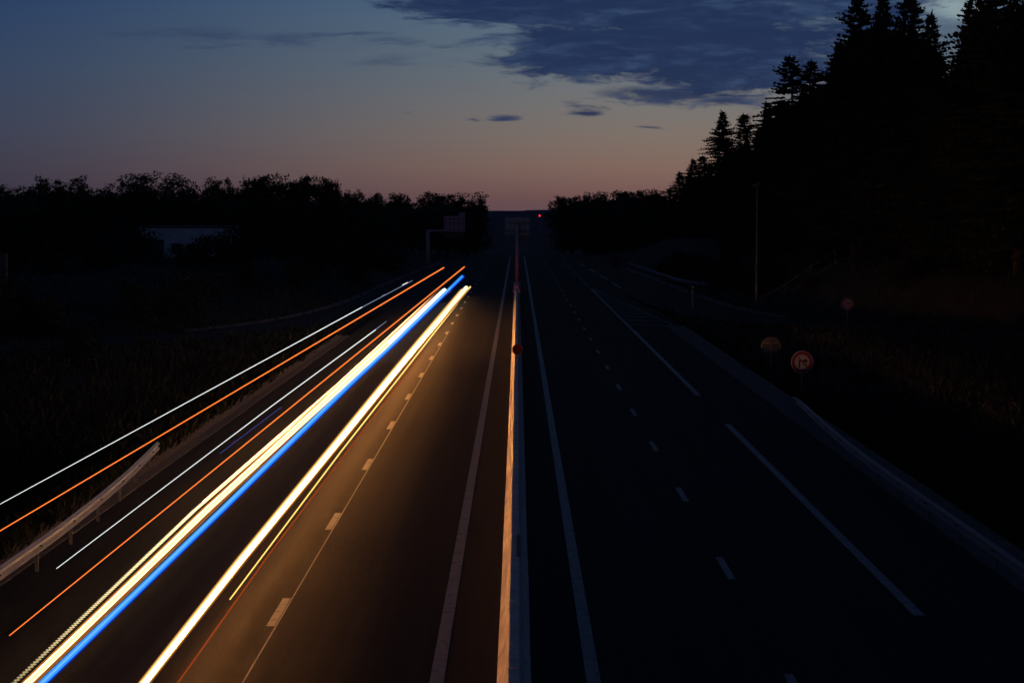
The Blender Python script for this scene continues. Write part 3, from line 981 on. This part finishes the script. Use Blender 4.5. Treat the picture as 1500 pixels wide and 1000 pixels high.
WARM = (1.0, 0.37, 0.09)
G_MAIN = glow('headlight_warm', WARM, 235, True, 0.06, 1.0, 0.12)
G_MAIN2 = glow('headlight_white', (1.0, 0.47, 0.18), 62, True, 1.0, 0.12, 0.40)
G_BEAD = glow('flicker_lamp', (0.85, 0.66, 0.34), 0.9)
def along(m, y0, s0, y1, s1):      # lamp grows stronger along the road
    t = m.node_tree
    e = [n for n in t.nodes if n.type == 'EMISSION'][0]
    g = t.nodes.new('ShaderNodeNewGeometry'); p = t.nodes.new('ShaderNodeSeparateXYZ')
    t.links.new(g.outputs['Position'], p.inputs[0])
    r = t.nodes.new('ShaderNodeMapRange')
    t.links.new(p.outputs[1], r.inputs[0])
    for i, v in enumerate((y0, y1, s0, s1)):
        r.inputs[i + 1].default_value = v
    t.links.new(r.outputs[0], e.inputs[1])
along(G_BEAD, 34, 0.5, 54, 2.6)
G_FIL = glow('filament_orange', (1.0, 0.36, 0.07), 0.55)
G_GOLD = glow('golden_bloom_edge', (1.0, 0.62, 0.16), 0.9)  # stands in for the soft golden bloom beside the streak
G_BLUE = glow('blue_lamp', (0.035, 0.31, 1.0), 1.0)
G_BLUE2 = glow('light_blue_lamp', (0.16, 0.52, 1.0), 1.0)
G_BLUED = glow('deep_blue_lamp', (0.0, 0.03, 0.55), 1.0)
G_ORANGE = glow('amber_lamp', (1.0, 0.20, 0.035), 1.3)
G_ORHI = glow('amber_lamp_core', (1.0, 0.38, 0.10), 1.3)
G_WHITE = glow('white_lamp', (0.95, 1.0, 1.0), 0.95)
G_YEL = glow('yellow_lamp', (1.0, 0.62, 0.16), 1.5)
G_RED = glow('red_marker', (0.36, 0.055, 0.012), 0.8)
G_FAINT = glow('faint_blue', (0.05, 0.06, 0.24), 0.7)
G_GREY = glow('faint_white', (0.22, 0.26, 0.40), 0.8)

G_RIM = glow('rim_brown', (0.55, 0.17, 0.03), 0.6)  # brown line colour, also used for the outer bloom edge
zh = 0.62
zr = 1.15
L1 = [(-70, 1107), (41, 1000), (302, 748), (507, 560), (572, 500), (652, 426)]
L1B = [(-88, 1107), (20, 1000), (284, 748), (499, 560), (564, 500), (645, 425)]
L2 = [(75, 1168), (211, 1000), (352, 821), (500, 641), (566, 560), (616, 500), (681, 424)]
BL = [(-47, 1107), (62, 1000), (323, 748), (515, 560), (580, 500), (677, 405)]
def sh(P, d, far=None):
    """the same line moved sideways by d pixels near and far pixels at its far end"""
    far = d if far is None else far
    n = len(P) - 1
    return [(p[0] + d + (far - d) * i / n, p[1]) for i, p in enumerate(P)]
def cut(P, y):
    ys = [-p[1] for p in P]
    x = float(np.interp(-y, ys, [p[0] for p in P]))
    return [p for p in P if p[1] > y] + [(x, y)], [(x, y)] + [p for p in P if p[1] < y]
trail('headlight_trail', 'thick white light streak directly beside the blue streak', L1, zh, 10, 6.5, G_MAIN2)
trail('headlight_trail', 'thick white streak with golden rims, nearest of the bright streaks to the lane dashes', L2, zh, 9, 6.5, G_MAIN)
trail('headlight_trail', 'solid narrow white streak running into the row of light beads', cut(L1B, 735)[1], zh + 0.04, 4.2, 4.2, G_MAIN2)
G_TIP = glow('cream_tip_fill', (1.0, 0.82, 0.55), 1.5)  # added glowing tubes that brighten the dimmed far ends of two streaks
G_TIP2 = glow('white_tip_fill', (1.0, 0.97, 0.92), 1.5)
trail('headlight_trail', 'added cream glow over the far end of the thick white streak with golden rims', [(616, 500), (683, 421.5)], zh + 0.45, 4.5, 6.0, G_TIP)
trail('headlight_trail', 'added white glow over the far end of the streak directly beside the blue one', [(571, 500), (651, 425.5)], zh + 0.45, 6.0, 7.0, G_TIP2)
trail('beaded_trail', 'dotted row of pale yellow light beads along the thick white streak', cut(L1B, 736)[0], zh + 0.04, 10, 7, G_BEAD, beads=0.20)
trail('filament_bloom_line', 'thin dull orange line between the beads and the thick white streak', sh(L1, -10.5, -6), zr, 2.0, 1.2, G_FIL)
trail('filament_bloom_line', 'dull brown line between the thick white streak and the blue streak', sh(L1, 10, 8), zr, 3.0, 1.2, G_RIM)
trail('filament_bloom_line', 'added thin golden bloom edge on the lane dash side of the thickest white streak', sh(L2, 7.0, 4.8), zr, 2.6, 2.2, G_GOLD)  # gold and brown tubes imitate the soft bloom along this streak
trail('filament_bloom_line', 'added thin golden bloom edge on the blue side of the thickest white streak', sh(L2, -7.0, -4.8), zr, 2.6, 2.2, G_GOLD)
trail('filament_bloom_line', 'added brown outermost bloom edge on the lane dash side of the thickest white streak', sh(L2, 9.0, 6.2), zr, 2.0, 1.6, G_RIM)
trail('filament_bloom_line', 'added brown outermost bloom edge on the blue side of the thickest white streak', sh(L2, -9.0, -6.2), zr, 2.0, 1.6, G_RIM)
trail('blue_trail', 'broad bright blue light streak', BL, 1.25, 12.0, 4.2, G_BLUE)
trail('blue_trail', 'thin pale blue core line along the broad blue streak', sh(BL, -1.5, -0.5)[:-1] + [(660, 421.4)], 1.36, 4.0, 1.6, G_BLUE2)
trail('blue_trail', 'deep blue lower rim of the broad blue streak', sh(BL, 8.2, 3.4), 1.25, 2.2, 1.6, G_BLUED)
trail('yellow_trail', 'thin yellow streak ending short beside the lane dashes', [(337, 877), (501, 659), (689, 420)], 0.85, 1.9, 2.0, G_YEL)
trail('red_trail', 'thin dark red streak between the yellow streak and the lane dashes', [(180, 1113), (260, 1000), (398, 806), (501, 671), (622, 512)], 0.55, 2.4, 1.4, G_RED)
trail('marker_trail', 'orange streak crossing above the curved guard rail', [(-70, 818.5), (650, 392)], 3.45, 1.5, 1.8, G_ORANGE)
trail('marker_trail', 'orange streak ending in a point at lower left beside the white beads', [(14, 930), (680, 391)], 3.5, 1.5, 1.8, G_ORANGE)
trail('roof_lamp_trail', 'topmost thin white streak over the dark verge', [(-60, 770.5), (530, 450)], 3.8, 1.0, 1.3, G_WHITE)
trail('roof_lamp_trail', 'thin white streak ending in mid air between the two orange streaks', [(83, 832), (400, 593), (550, 483)], 3.8, 1.1, 1.5, G_WHITE)
trail('faint_trail', 'very faint thin bluish line continuing the topmost white streak', [(531, 449.5), (604, 411)], 3.8, 1.2, 0.9, G_GREY)
trail('faint_trail', 'fading bluish tip of the white streak that ends in mid air', [(551, 482), (566, 470.5)], 3.8, 1.4, 0.7, G_GREY)
trail('faint_trail', 'very faint thin blue line under the second white streak', [(322, 664), (412, 596)], 2.6, 1.3, 1.1, G_FAINT)
trail('faint_trail', 'tiny white glint at the far end of the topmost orange streak', [(590, 417.5), (597, 414)], 3.6, 1.8, 1.7, G_WHITE)
trail('faint_trail', 'tiny pale glint halfway along the faint bluish line', [(560, 433.5), (564, 431.5)], 3.6, 1.4, 1.2, G_GREY)

# the lorry's tail lamps, which lit the two gantry masts red as the exposure began
for x, rz, ang, en in ((-7.6, 3, 40, 2600), (-5.4, -31, 52, 260)):
    ld = bpy.data.lights.new('tail_lamp', 'SPOT')
    ld.color = (1.0, 0.04, 0.06)
    ld.energy = en
    ld.spot_size = R(ang); ld.spot_blend = 1.0
    ld.shadow_soft_size = 0.08
    lo = bpy.data.objects.new('tail_lamp', ld); COL.objects.link(lo)
    lo.location = (x, 217.0, 1.0)
    lo.rotation_euler = (R(90), 0, R(rz))

# ------------------------------------------------------------------ trees
def conifer_mesh(seed, H, base_r, gaps=0.0, spread=1.0):
    rg = random.Random(seed)
    tk = MB()
    pts = [(rg.uniform(-.06, .06) * i, rg.uniform(-.06, .06) * i, H * i / 8) for i in range(9)]
    tk.tube(pts, [0.34 * (1 - i / 8.3) + 0.02 for i in range(9)], 9)
    cr = MB()
    z = H * 0.10
    while z < H - 0.25:
        t = z / H
        rmax = base_r * min(1.0, 1.15 * (1 - t)) ** 0.72 * (0.75 + 0.25 * math.sin(t * 17 + seed)) + 0.18
        nb = rg.randint(9, 12)
        a0 = rg.uniform(0, 6.28)
        for k in range(nb):
            if rg.random() < gaps:
                continue
            a = a0 + k * 6.283 / nb + rg.uniform(-.35, .35)
            L = rmax * rg.uniform(0.5, 1.15) * spread * (1 + 0.18 * math.sin(a * 2 + seed + z * 0.5))
            zb = z + rg.uniform(-.25, .25)
            droop = rg.uniform(0.10, 0.34) if t < 0.8 else rg.uniform(-0.5, -0.1)
            d = Vector((math.cos(a), math.sin(a), 0)); s = Vector((-math.sin(a), math.cos(a), 0))
            n = max(3, int(L / 0.34))
            prev = None
            for j in range(n + 1):
                u = j / n
                c = d * (L * u) + Vector((0, 0, zb - droop * L * u + 0.22 * droop * L * u * u * 1.6))
                if prev is not None:
                    wq = 0.04
                    cr.add([prev - s * wq, c - s * wq, c + s * wq, prev + s * wq], [(0, 1, 2, 3)])
                if j > 0:
                    for sg in (-1, 1):
                        l2 = (0.34 + 0.80 * (1 - u)) * min(1.0, 0.35 + L * 0.3) * rg.uniform(0.6, 1.2)
                        tip = c + s * (sg * l2 * 0.8) + d * (l2 * 0.55) + Vector((0, 0, -rg.uniform(0.02, 0.32) * l2))
                        w2 = 0.12 + 0.07 * rg.random()
                        mid = c.lerp(tip, 0.45)
                        up = Vector((0, 0, w2)) + d * w2 * 0.6
                        cr.add([c, mid - up, tip, mid + up * 0.7], [(0, 1, 2, 3)])
                    if rg.random() < 0.6:        # hanging and rising twigs blur the tiers
                        l3 = rg.uniform(0.25, 0.6) * (1.1 - 0.5 * u)
                        sg = rg.uniform(-1, 1)
                        tip = c + s * (sg * l3 * 0.7) + d * (l3 * 0.4) + Vector((0, 0, rg.choice((-1, -1, 0.8)) * l3))
                        w3 = 0.10
                        mid = c.lerp(tip, 0.5)
                        cr.add([c, mid - s * w3, tip, mid + s * w3], [(0, 1, 2, 3)])
                prev = c
            tip = prev + d * 0.28 + Vector((0, 0, 0.06))
            cr.add([prev - s * 0.10, tip, prev + s * 0.10, prev - Vector((0, 0, .1))], [(0, 1, 2), (0, 1, 3)])
        z += rg.uniform(0.36, 0.66) * (0.7 + 0.5 * (1 - t))
    top = pts[-1]
    for k in range(6):
        a = k * 1.05
        cr.add([(top[0], top[1], H + 0.5), (math.cos(a) * .16, math.sin(a) * .16, H - .3), (math.cos(a + 1) * .16, math.sin(a + 1) * .16, H - .5)], [(0, 1, 2)])
    return tk.mesh('trunk', True), cr.mesh('crown')

def leaf_card(cr, rg, c, size):
    ax = Vector((rg.gauss(0, 1), rg.gauss(0, 1), rg.gauss(0, 1))).normalized()
    bx = ax.orthogonal().normalized()
    a = ax * size; b = bx * size * rg.uniform(0.4, 0.65)
    cr.add([c - a, c - b * 0.9, c + a, c + b], [(0, 1, 2, 3)])

def broad_mesh(seed, H, Rc, upright=0.0, n=340):
    rg = random.Random(seed)
    tk = MB(); cr = MB()
    lean = Vector((rg.uniform(-.4, .4), rg.uniform(-.4, .4), 0))
    fork = Vector((0, 0, H * rg.uniform(0.26, 0.36))) + lean * 0.4
    tk.tube([(0, 0, -0.3), fork * 0.5, fork], [0.36, 0.27, 0.23], 9)
    tips = []
    for k in range(11):
        a = k * 6.283 / 11 * 2.6 + rg.uniform(-.3, .3)
        rr = Rc * rg.uniform(0.25, 0.95) * (1 - 0.45 * upright)
        hh = H * rg.uniform(0.55, 0.93)
        tip = Vector((math.cos(a) * rr, math.sin(a) * rr, hh)) + lean
        mid = fork.lerp(tip, 0.5) + Vector((0, 0, H * 0.05 * rg.uniform(-1, 1)))
        tk.tube([fork * 0.97, mid, tip], [0.15, 0.09, 0.03], 6)
        tips.append((mid, tip))
    for k in range(n):
        mid, tip = rg.choice(tips)
        base = mid.lerp(tip, rg.uniform(0.1, 1.1))
        if k % 5 == 0:
            base = Vector((rg.gauss(0, 0.4) * Rc, rg.gauss(0, 0.4) * Rc, H * rg.uniform(0.12, 0.5)))
        v = Vector((rg.gauss(0, 1), rg.gauss(0, 1), rg.gauss(0, 0.75 + upright * 0.5)))
        c = base + v * (Rc * 0.21)
        c.z = min(c.z, H * (0.93 + 0.07 * rg.random()) )
        if c.z < H * 0.06:
            continue
        sz = rg.uniform(0.30, 0.58)
        for j in range(rg.randint(18, 30)):
            q = c + Vector((max(-1.6, min(1.6, rg.gauss(0, 1))), max(-1.6, min(1.6, rg.gauss(0, 1))), max(-1.3, min(1.3, rg.gauss(0, 0.8))))) * sz
            leaf_card(cr, rg, q, rg.uniform(0.16, 0.34))
        if rg.random() < 0.02 + upright * 0.55:          # shoots that stick out of the crown
            d = Vector((rg.gauss(0, .35), rg.gauss(0, .35), 1.0)).normalized() if c.z > H * 0.7 else v.normalized()
            L = rg.uniform(0.8, 1.7)
            tk.tube([c, c + d * L], [0.025, 0.01], 4, False)
            for j in range(22):
                q = c + d * L * rg.random() + Vector((rg.gauss(0, 1), rg.gauss(0, 1), rg.gauss(0, 1))) * 0.15
                leaf_card(cr, rg, q, rg.uniform(0.12, 0.22))
    return tk.mesh('trunk', True), cr.mesh('crown')

def bush_mesh(seed, n=60):
    rg = random.Random(seed)
    tk = MB(); cr = MB()
    for k in range(6):
        a = k * 1.05; rr = rg.uniform(0.3, 0.9)
        tk.tube([(0, 0, -0.15), (math.cos(a) * rr * .5, math.sin(a) * rr * .5, 0.6), (math.cos(a) * rr, math.sin(a) * rr, rg.uniform(0.9, 1.7))], [0.05, 0.03, 0.012], 5)
    for k in range(n):
        a = rg.uniform(0, 6.28); rr = abs(rg.gauss(0, 0.62)); zc = rg.uniform(0.15, 1.85) * (1 - 0.28 * min(1, rr))
        c = Vector((math.cos(a) * rr, math.sin(a) * rr, zc))
        for j in range(26):
            q = c + Vector((rg.gauss(0, .24), rg.gauss(0, .24), rg.gauss(0, .2)))
            if q.z < 0.02: continue
            leaf_card(cr, rg, q, rg.uniform(0.05, 0.11))
    return tk.mesh('stem', True), cr.mesh('foliage')

class Kind:
    def __init__(self, name, cat, meshes, mt, mc, pt='trunk', pc='crown'):
        self.name, self.cat, self.meshes, self.mt, self.mc, self.pt, self.pc = name, cat, meshes, mt, mc, pt, pc
        self.proto = {}
    def place(self, v, x, y, z, rz, s, label, group=None):
        sc = (s, s, s) if not hasattr(s, '__len__') else s
        if v not in self.proto:
            t = empty(self.name, (x, y, z), rz, label, self.cat, group)
            t.scale = sc
            link(self.pt, self.meshes[v][0], self.mt, t)
            link(self.pc, self.meshes[v][1], self.mc, t)
            self.proto[v] = t
            return t
        t = dup(self.proto[v], (x, y, z), rz, sc, label, group)
        if not group and 'group' in t: del t['group']
        return t

SPRUCE = Kind('spruce_tree', 'tree', [conifer_mesh(1, 25, 6.6), conifer_mesh(2, 25, 6.2, 0.10), conifer_mesh(3, 25, 7.4, 0.22, 1.1), conifer_mesh(4, 25, 6.0, 0.05)], M_BARK, M_NEEDLE)
BROAD = Kind('broadleaf_tree', 'tree', [broad_mesh(11, 15, 5.2), broad_mesh(12, 15, 4.6), broad_mesh(13, 15, 4.2, 0.7), broad_mesh(14, 15, 5.6), broad_mesh(15, 15, 4.8, 0.2)], M_BARK, M_LEAF)
BUSH = Kind('bush', 'bush', [bush_mesh(21), bush_mesh(22), bush_mesh(23)], M_BARK, M_BUSH, 'stem', 'foliage')

def plant(kind, v, px, py_top, Z, H, wide, label, group=None):
    p = at_y(px, py_top, Z)
    z0 = gz(p.x, Z) - 0.1
    s = (p.z - z0) / H
    return kind.place(v, p.x, Z, z0, random.uniform(0, 6.28), (s * wide, s * wide, s), label, group)

# conifers along the right bank, by what shows of each against the sky
con = [
    (996, 252, 470, 1, 1.6, 'smallest and farthest spruce tip at the end of the conifer row'),
    (1016, 233, 430, 0, 1.45, 'second smallest spruce tip beside the farthest one'),
    (1029, 229, 415, 3, 1.5, 'low spruce tip merging with its smaller neighbour'),
    (1059, 163, 318, 0, 1.2, 'free standing pointed spruce with tiered branches rising above the far treetops'),
    (1090, 168, 306, 3, 1.3, 'pointed spruce close beside the free standing tiered one'),
    (1124, 150, 285, 1, 1.1, 'spruce half merged at the foot of the open crowned pair'),
    (1157, 84, 244, 2, 1.3, 'taller of the pair of ragged open crowned spruces showing sky through'),
    (1189, 91, 236, 2, 1.25, 'shorter of the pair of ragged open crowned spruces'),
    (1256, 0, 190, 2, 1.15, 'large spruce whose long branches sweep out at the step of the skyline'),
    (1230, 62, 198, 0, 1.1, 'spruce standing in front of the large sweeping one, lower tip'),
    (1294, -8, 180, 0, 1.0, 'tall spruce touching the picture top left of the sky gap'),
    (1333, -2, 172, 3, 1.2, 'tall dense spruce touching the picture top in the middle of the tall group'),
    (1364, 20, 168, 0, 0.9, 'spruce with a rounded shoulder at the edge of the sky gap'),
    (1428, -10, 146, 2, 1.0, 'ragged spruce right of the sky gap'),
    (1462, -55, 138, 0, 1.1, 'very tall dark spruce between the sky gap and the picture edge'),
    (1498, -60, 132, 1, 1.1, 'very tall dark spruce at the right picture edge'),
]
for (px, py, Z, v, w, lab) in con:
    plant(SPRUCE, v, px, py, Z, 25, w * 1.15, lab)
fill = []
rg = random.Random(5)
GRP_C = 'spruces merged in the black stand'
sky_lim = [(960, 285), (1000, 262), (1030, 240), (1060, 215), (1100, 195), (1130, 165), (1160, 140), (1200, 125), (1220, 90), (1260, 30), (1360, 45), (1395, 92), (1430, 20), (1520, 0)]
for k in range(125):
    px = rg.uniform(1008, 1530)
    lim = float(np.interp(px, [a for a, b in sky_lim], [b for a, b in sky_lim]))
    Zb_ = float(np.interp(px, [1000, 1060, 1160, 1250, 1330, 1430, 1500], [460, 325, 250, 195, 176, 150, 136]))
    Z = Zb_ * rg.uniform(0.98, 1.22)
    plant(SPRUCE, rg.randrange(4), px, lim + rg.choice((rg.uniform(0, 22), rg.uniform(10, 70))), Z, 25, rg.uniform(1.1, 1.5), 'dark spruce merged in the black stand under the pointed tips', GRP_C)

# broadleaf skyline on the left
left = [
    (6, 267, 360, 3, 1.0, 'low rounded tree crown at the left picture edge'),
    (46, 269, 365, 1, 1.0, 'flat topped crown beside the one at the left picture edge'),
    (72, 262, 372, 4, 0.7, 'narrow crown, first of a close pair of tufts on the left skyline'),
    (103, 261, 372, 4, 0.75, 'second of a close pair of tufts on the left skyline'),
    (138, 274, 380, 1, 1.0, 'low crown in the dip between the tufts and the big round tree'),
    (186, 265, 372, 1, 0.9, 'shoulder crown joined to the big round tree'),
    (217, 253, 370, 0, 1.05, 'big round tree, highest crown on the left skyline above the pale shed'),
    (250, 272, 390, 3, 0.8, 'low crown right of the big round tree'),
    (288, 264, 385, 4, 0.85, 'loose crown above the right half of the pale shed'),
    (318, 260, 385, 1, 0.75, 'airy crown with gaps right of the loose one'),
    (345, 274, 400, 3, 0.9, 'low crown in the dip before the three brush topped trees'),
    (381, 254, 395, 2, 1.25, 'first of three brush topped trees with upright shoots'),
    (437, 257, 400, 2, 1.0, 'middle one of three brush topped trees with upright shoots'),
    (480, 258, 405, 2, 0.85, 'last of three brush topped trees, the most spiky one'),
    (410, 272, 410, 1, 0.9, 'low crown between the first two brush topped trees'),
    (507, 276, 420, 3, 0.9, 'low crown following the spiky brush topped tree'),
    (540, 281, 440, 1, 1.0, 'low crown where the skyline begins to sink to the right'),
    (573, 283, 460, 0, 0.9, 'slightly raised crown on the sinking skyline'),
    (604, 291, 480, 3, 0.9, 'crown at the lowest dip before the road gap group'),
    (630, 287, 520, 1, 1.0, 'first crown of the group beside the road gap'),
    (655, 281, 545, 0, 1.0, 'highest crown of the group beside the road gap on the left'),
    (678, 285, 560, 4, 1.0, 'crown next to the last one before the road gap on the left'),
    (696, 291, 600, 1, 1.0, 'last overhanging crown on the left of the road gap'),
]
for (px, py, Z, v, w, lab) in left:
    plant(BROAD, v, px, py, Z, 15, w * 1.1, lab)
right = [
    (824, 293, 640, 1, 0.62, 'first crown on the right of the road gap'),
    (838, 287, 600, 0, 0.75, 'second crown on the right of the road gap'),
    (858, 279, 560, 3, 1.0, 'knobbly crown on the right of the road gap'),
    (884, 280, 530, 1, 1.0, 'even crown in the middle of the right hand hedge of trees'),
    (910, 279, 510, 0, 0.95, 'even crown past the middle of the right hand hedge of trees'),
    (937, 276, 490, 3, 1.0, 'rounded crown near the far end of the spruces'),
    (965, 275, 475, 1, 1.0, 'rounded crown touching the farthest spruce'),
]
for (px, py, Z, v, w, lab) in right:
    plant(BROAD, v, px, py, Z, 15, w * 1.1, lab)
GRP_B = 'broadleaf trees in the black wood'
lim_l = [(-40, 285), (140, 290), (350, 288), (500, 292), (600, 302), (700, 312)]
for k in range(70):
    px = rg.uniform(-40, 690)
    lim = float(np.interp(px, [a for a, b in lim_l], [b for a, b in lim_l]))
    Z = float(np.interp(px, [0, 400, 700], [340, 390, 560])) * rg.uniform(0.78, 1.1)
    if 180 < px < 350 and Z < 345:
        Z = 345 + rg.uniform(0, 30)
    if px > 590 and Z < 420:
        Z = 420 + rg.uniform(0, 120)
    plant(BROAD, rg.randrange(5), px, lim + rg.uniform(-8, 12), Z, 15, rg.uniform(1.1, 1.5), 'dark broadleaf tree in the black wood under the left skyline', GRP_B)
for k in range(26):
    px = rg.uniform(838, 1000)
    Z = float(np.interp(px, [815, 1000], [620, 480])) * rg.uniform(0.9, 1.15)
    plant(BROAD, rg.randrange(5), px, 292 + rg.uniform(0, 14), Z, 15, rg.uniform(1.0, 1.4), 'dark broadleaf tree in the black wood right of the road gap', 'broadleaf trees right of the road gap')

# bushes
GRP_S = 'bushes on the left verge'
n_b = 0
for k in range(400):
    if n_b >= 92: break
    y = rg.uniform(95, 305); x = -rg.uniform(17, 30 + y * 0.22)
    d = np.min(np.hypot(PL[:, 0] - x, PL[:, 1] - y))
    if d < 6.2 or (y < 170 and x < -31 and y > 140): continue
    if y > 170 and -0.190 < x / y < -0.130: continue
    s = rg.uniform(0.8, 1.7)
    if y > 230: s = rg.uniform(1.4, 2.6)
    BUSH.place(rg.randrange(3), x, y, gz(x, y) - 0.1, rg.uniform(0, 6.28), s, 'dark scrubby bush on the black left verge', GRP_S)
    n_b += 1
for (px, py, Z, s) in ((200, 354, 262, 2.3), (262, 358, 262, 1.3), (297, 354, 262, 1.8), (322, 352, 266, 2.0), (232, 366, 255, 1.1), (345, 350, 268, 2.6), (280, 360, 255, 1.2), (184, 350, 268, 2.9)):
    p = at_y(px, py, Z)
    BUSH.place(rg.randrange(3), p.x, Z, gz(p.x, Z) - 0.1, rg.uniform(0, 6.28), s, 'tall dark bush half hiding the pale flat roofed shed', 'bushes before the pale shed')
n_b = 0
for k in range(400):
    if n_b >= 70: break
    y = rg.uniform(60, 300); x = rg.uniform(17, 34)
    d = np.min(np.hypot(PR[:, 0] - x, PR[:, 1] - y))
    if d < 6.0 or (x < 24 and y < 140) or (abs(y - 186) < 7): continue
    BUSH.place(rg.randrange(3), x, y, gz(x, y) - 0.1, rg.uniform(0, 6.28), rg.uniform(0.7, 1.5), 'dark scrubby bush at the foot of the right bank', 'bushes on the right bank')
    n_b += 1

# ------------------------------------------------------------------ grass
def grass(name, label, spots, hmin, hmax, seed):
    rg = np.random.default_rng(seed)
    n = len(spots)
    x, y = spots[:, 0], spots[:, 1]
    z = ground(x, y) - 0.03
    a = rg.uniform(0, 6.283, n); h = rg.uniform(hmin, hmax, n); w = rg.uniform(0.012, 0.03, n) * (1 + y / 90)
    lx, ly = rg.normal(0, 0.35, n) * h, rg.normal(0, 0.35, n) * h
    dx, dy = np.cos(a) * w, np.sin(a) * w
    v = np.empty((n, 4, 3))
    v[:, 0] = np.stack([x - dx, y - dy, z], 1)
    v[:, 1] = np.stack([x + dx, y + dy, z], 1)
    v[:, 2] = np.stack([x + dx * 0.6 + lx * 0.4, y + dy * 0.6 + ly * 0.4, z + h * 0.6], 1)
    v[:, 3] = np.stack([x + lx, y + ly, z + h], 1)
    me = bpy.data.meshes.new(name)
    base = np.arange(n)[:, None] * 4
    fs = np.concatenate([base + np.array([[0, 1, 2]]), base + np.array([[0, 2, 3]])])
    me.from_pydata(v.reshape(-1, 3).tolist(), [], fs.tolist())
    o = link(name, me, M_GRASS)
    return tag(o, label, 'grass', kind='stuff')
nr = np.random.default_rng(4)
def spots(n, xf, y0, y1, keep):
    u = nr.random(n)
    y = 1 / ((1 - u) / y0 + u / y1)
    x = xf(nr.random(n), y)
    k = keep(x, y)
    return np.stack([x[k], y[k]], 1)
def clear(P, m=0.7):
    def f(x, y):
        d = np.full(x.shape, 1e9)
        for q in P[::2]:
            d = np.minimum(d, np.hypot(x - q[0], y - q[1]) - q[3])
        return d > m
    return f
cl, cr_ = clear(PL), clear(PR)
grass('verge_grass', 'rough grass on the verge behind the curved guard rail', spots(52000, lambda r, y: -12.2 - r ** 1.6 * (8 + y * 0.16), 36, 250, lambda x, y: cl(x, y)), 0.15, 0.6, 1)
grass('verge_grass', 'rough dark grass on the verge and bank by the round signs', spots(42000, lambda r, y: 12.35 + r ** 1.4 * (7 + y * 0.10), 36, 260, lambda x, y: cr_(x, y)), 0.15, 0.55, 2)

# ------------------------------------------------------------------ evening air
HAZE = True
if HAZE:
    mb = MB(); mb.box(-2600, 2600, -120, 6900, float(GZ.min()) - 1.0, 60)
    m = bpy.data.materials.new('evening_air')
    m.use_nodes = True
    t = m.node_tree
    for n in list(t.nodes):
        t.nodes.remove(n)
    pv = t.nodes.new('ShaderNodeVolumePrincipled')
    pv.inputs['Color'].default_value = (0.55, 0.66, 1.0, 1)
    pv.inputs['Density'].default_value = 3.0e-5
    pv.inputs['Anisotropy'].default_value = 0.0
    o = t.nodes.new('ShaderNodeOutputMaterial')
    t.links.new(pv.outputs[0], o.inputs['Volume'])
    tag(mb.build('haze', m), 'thin bluish evening air over the whole valley', 'haze', kind='stuff')
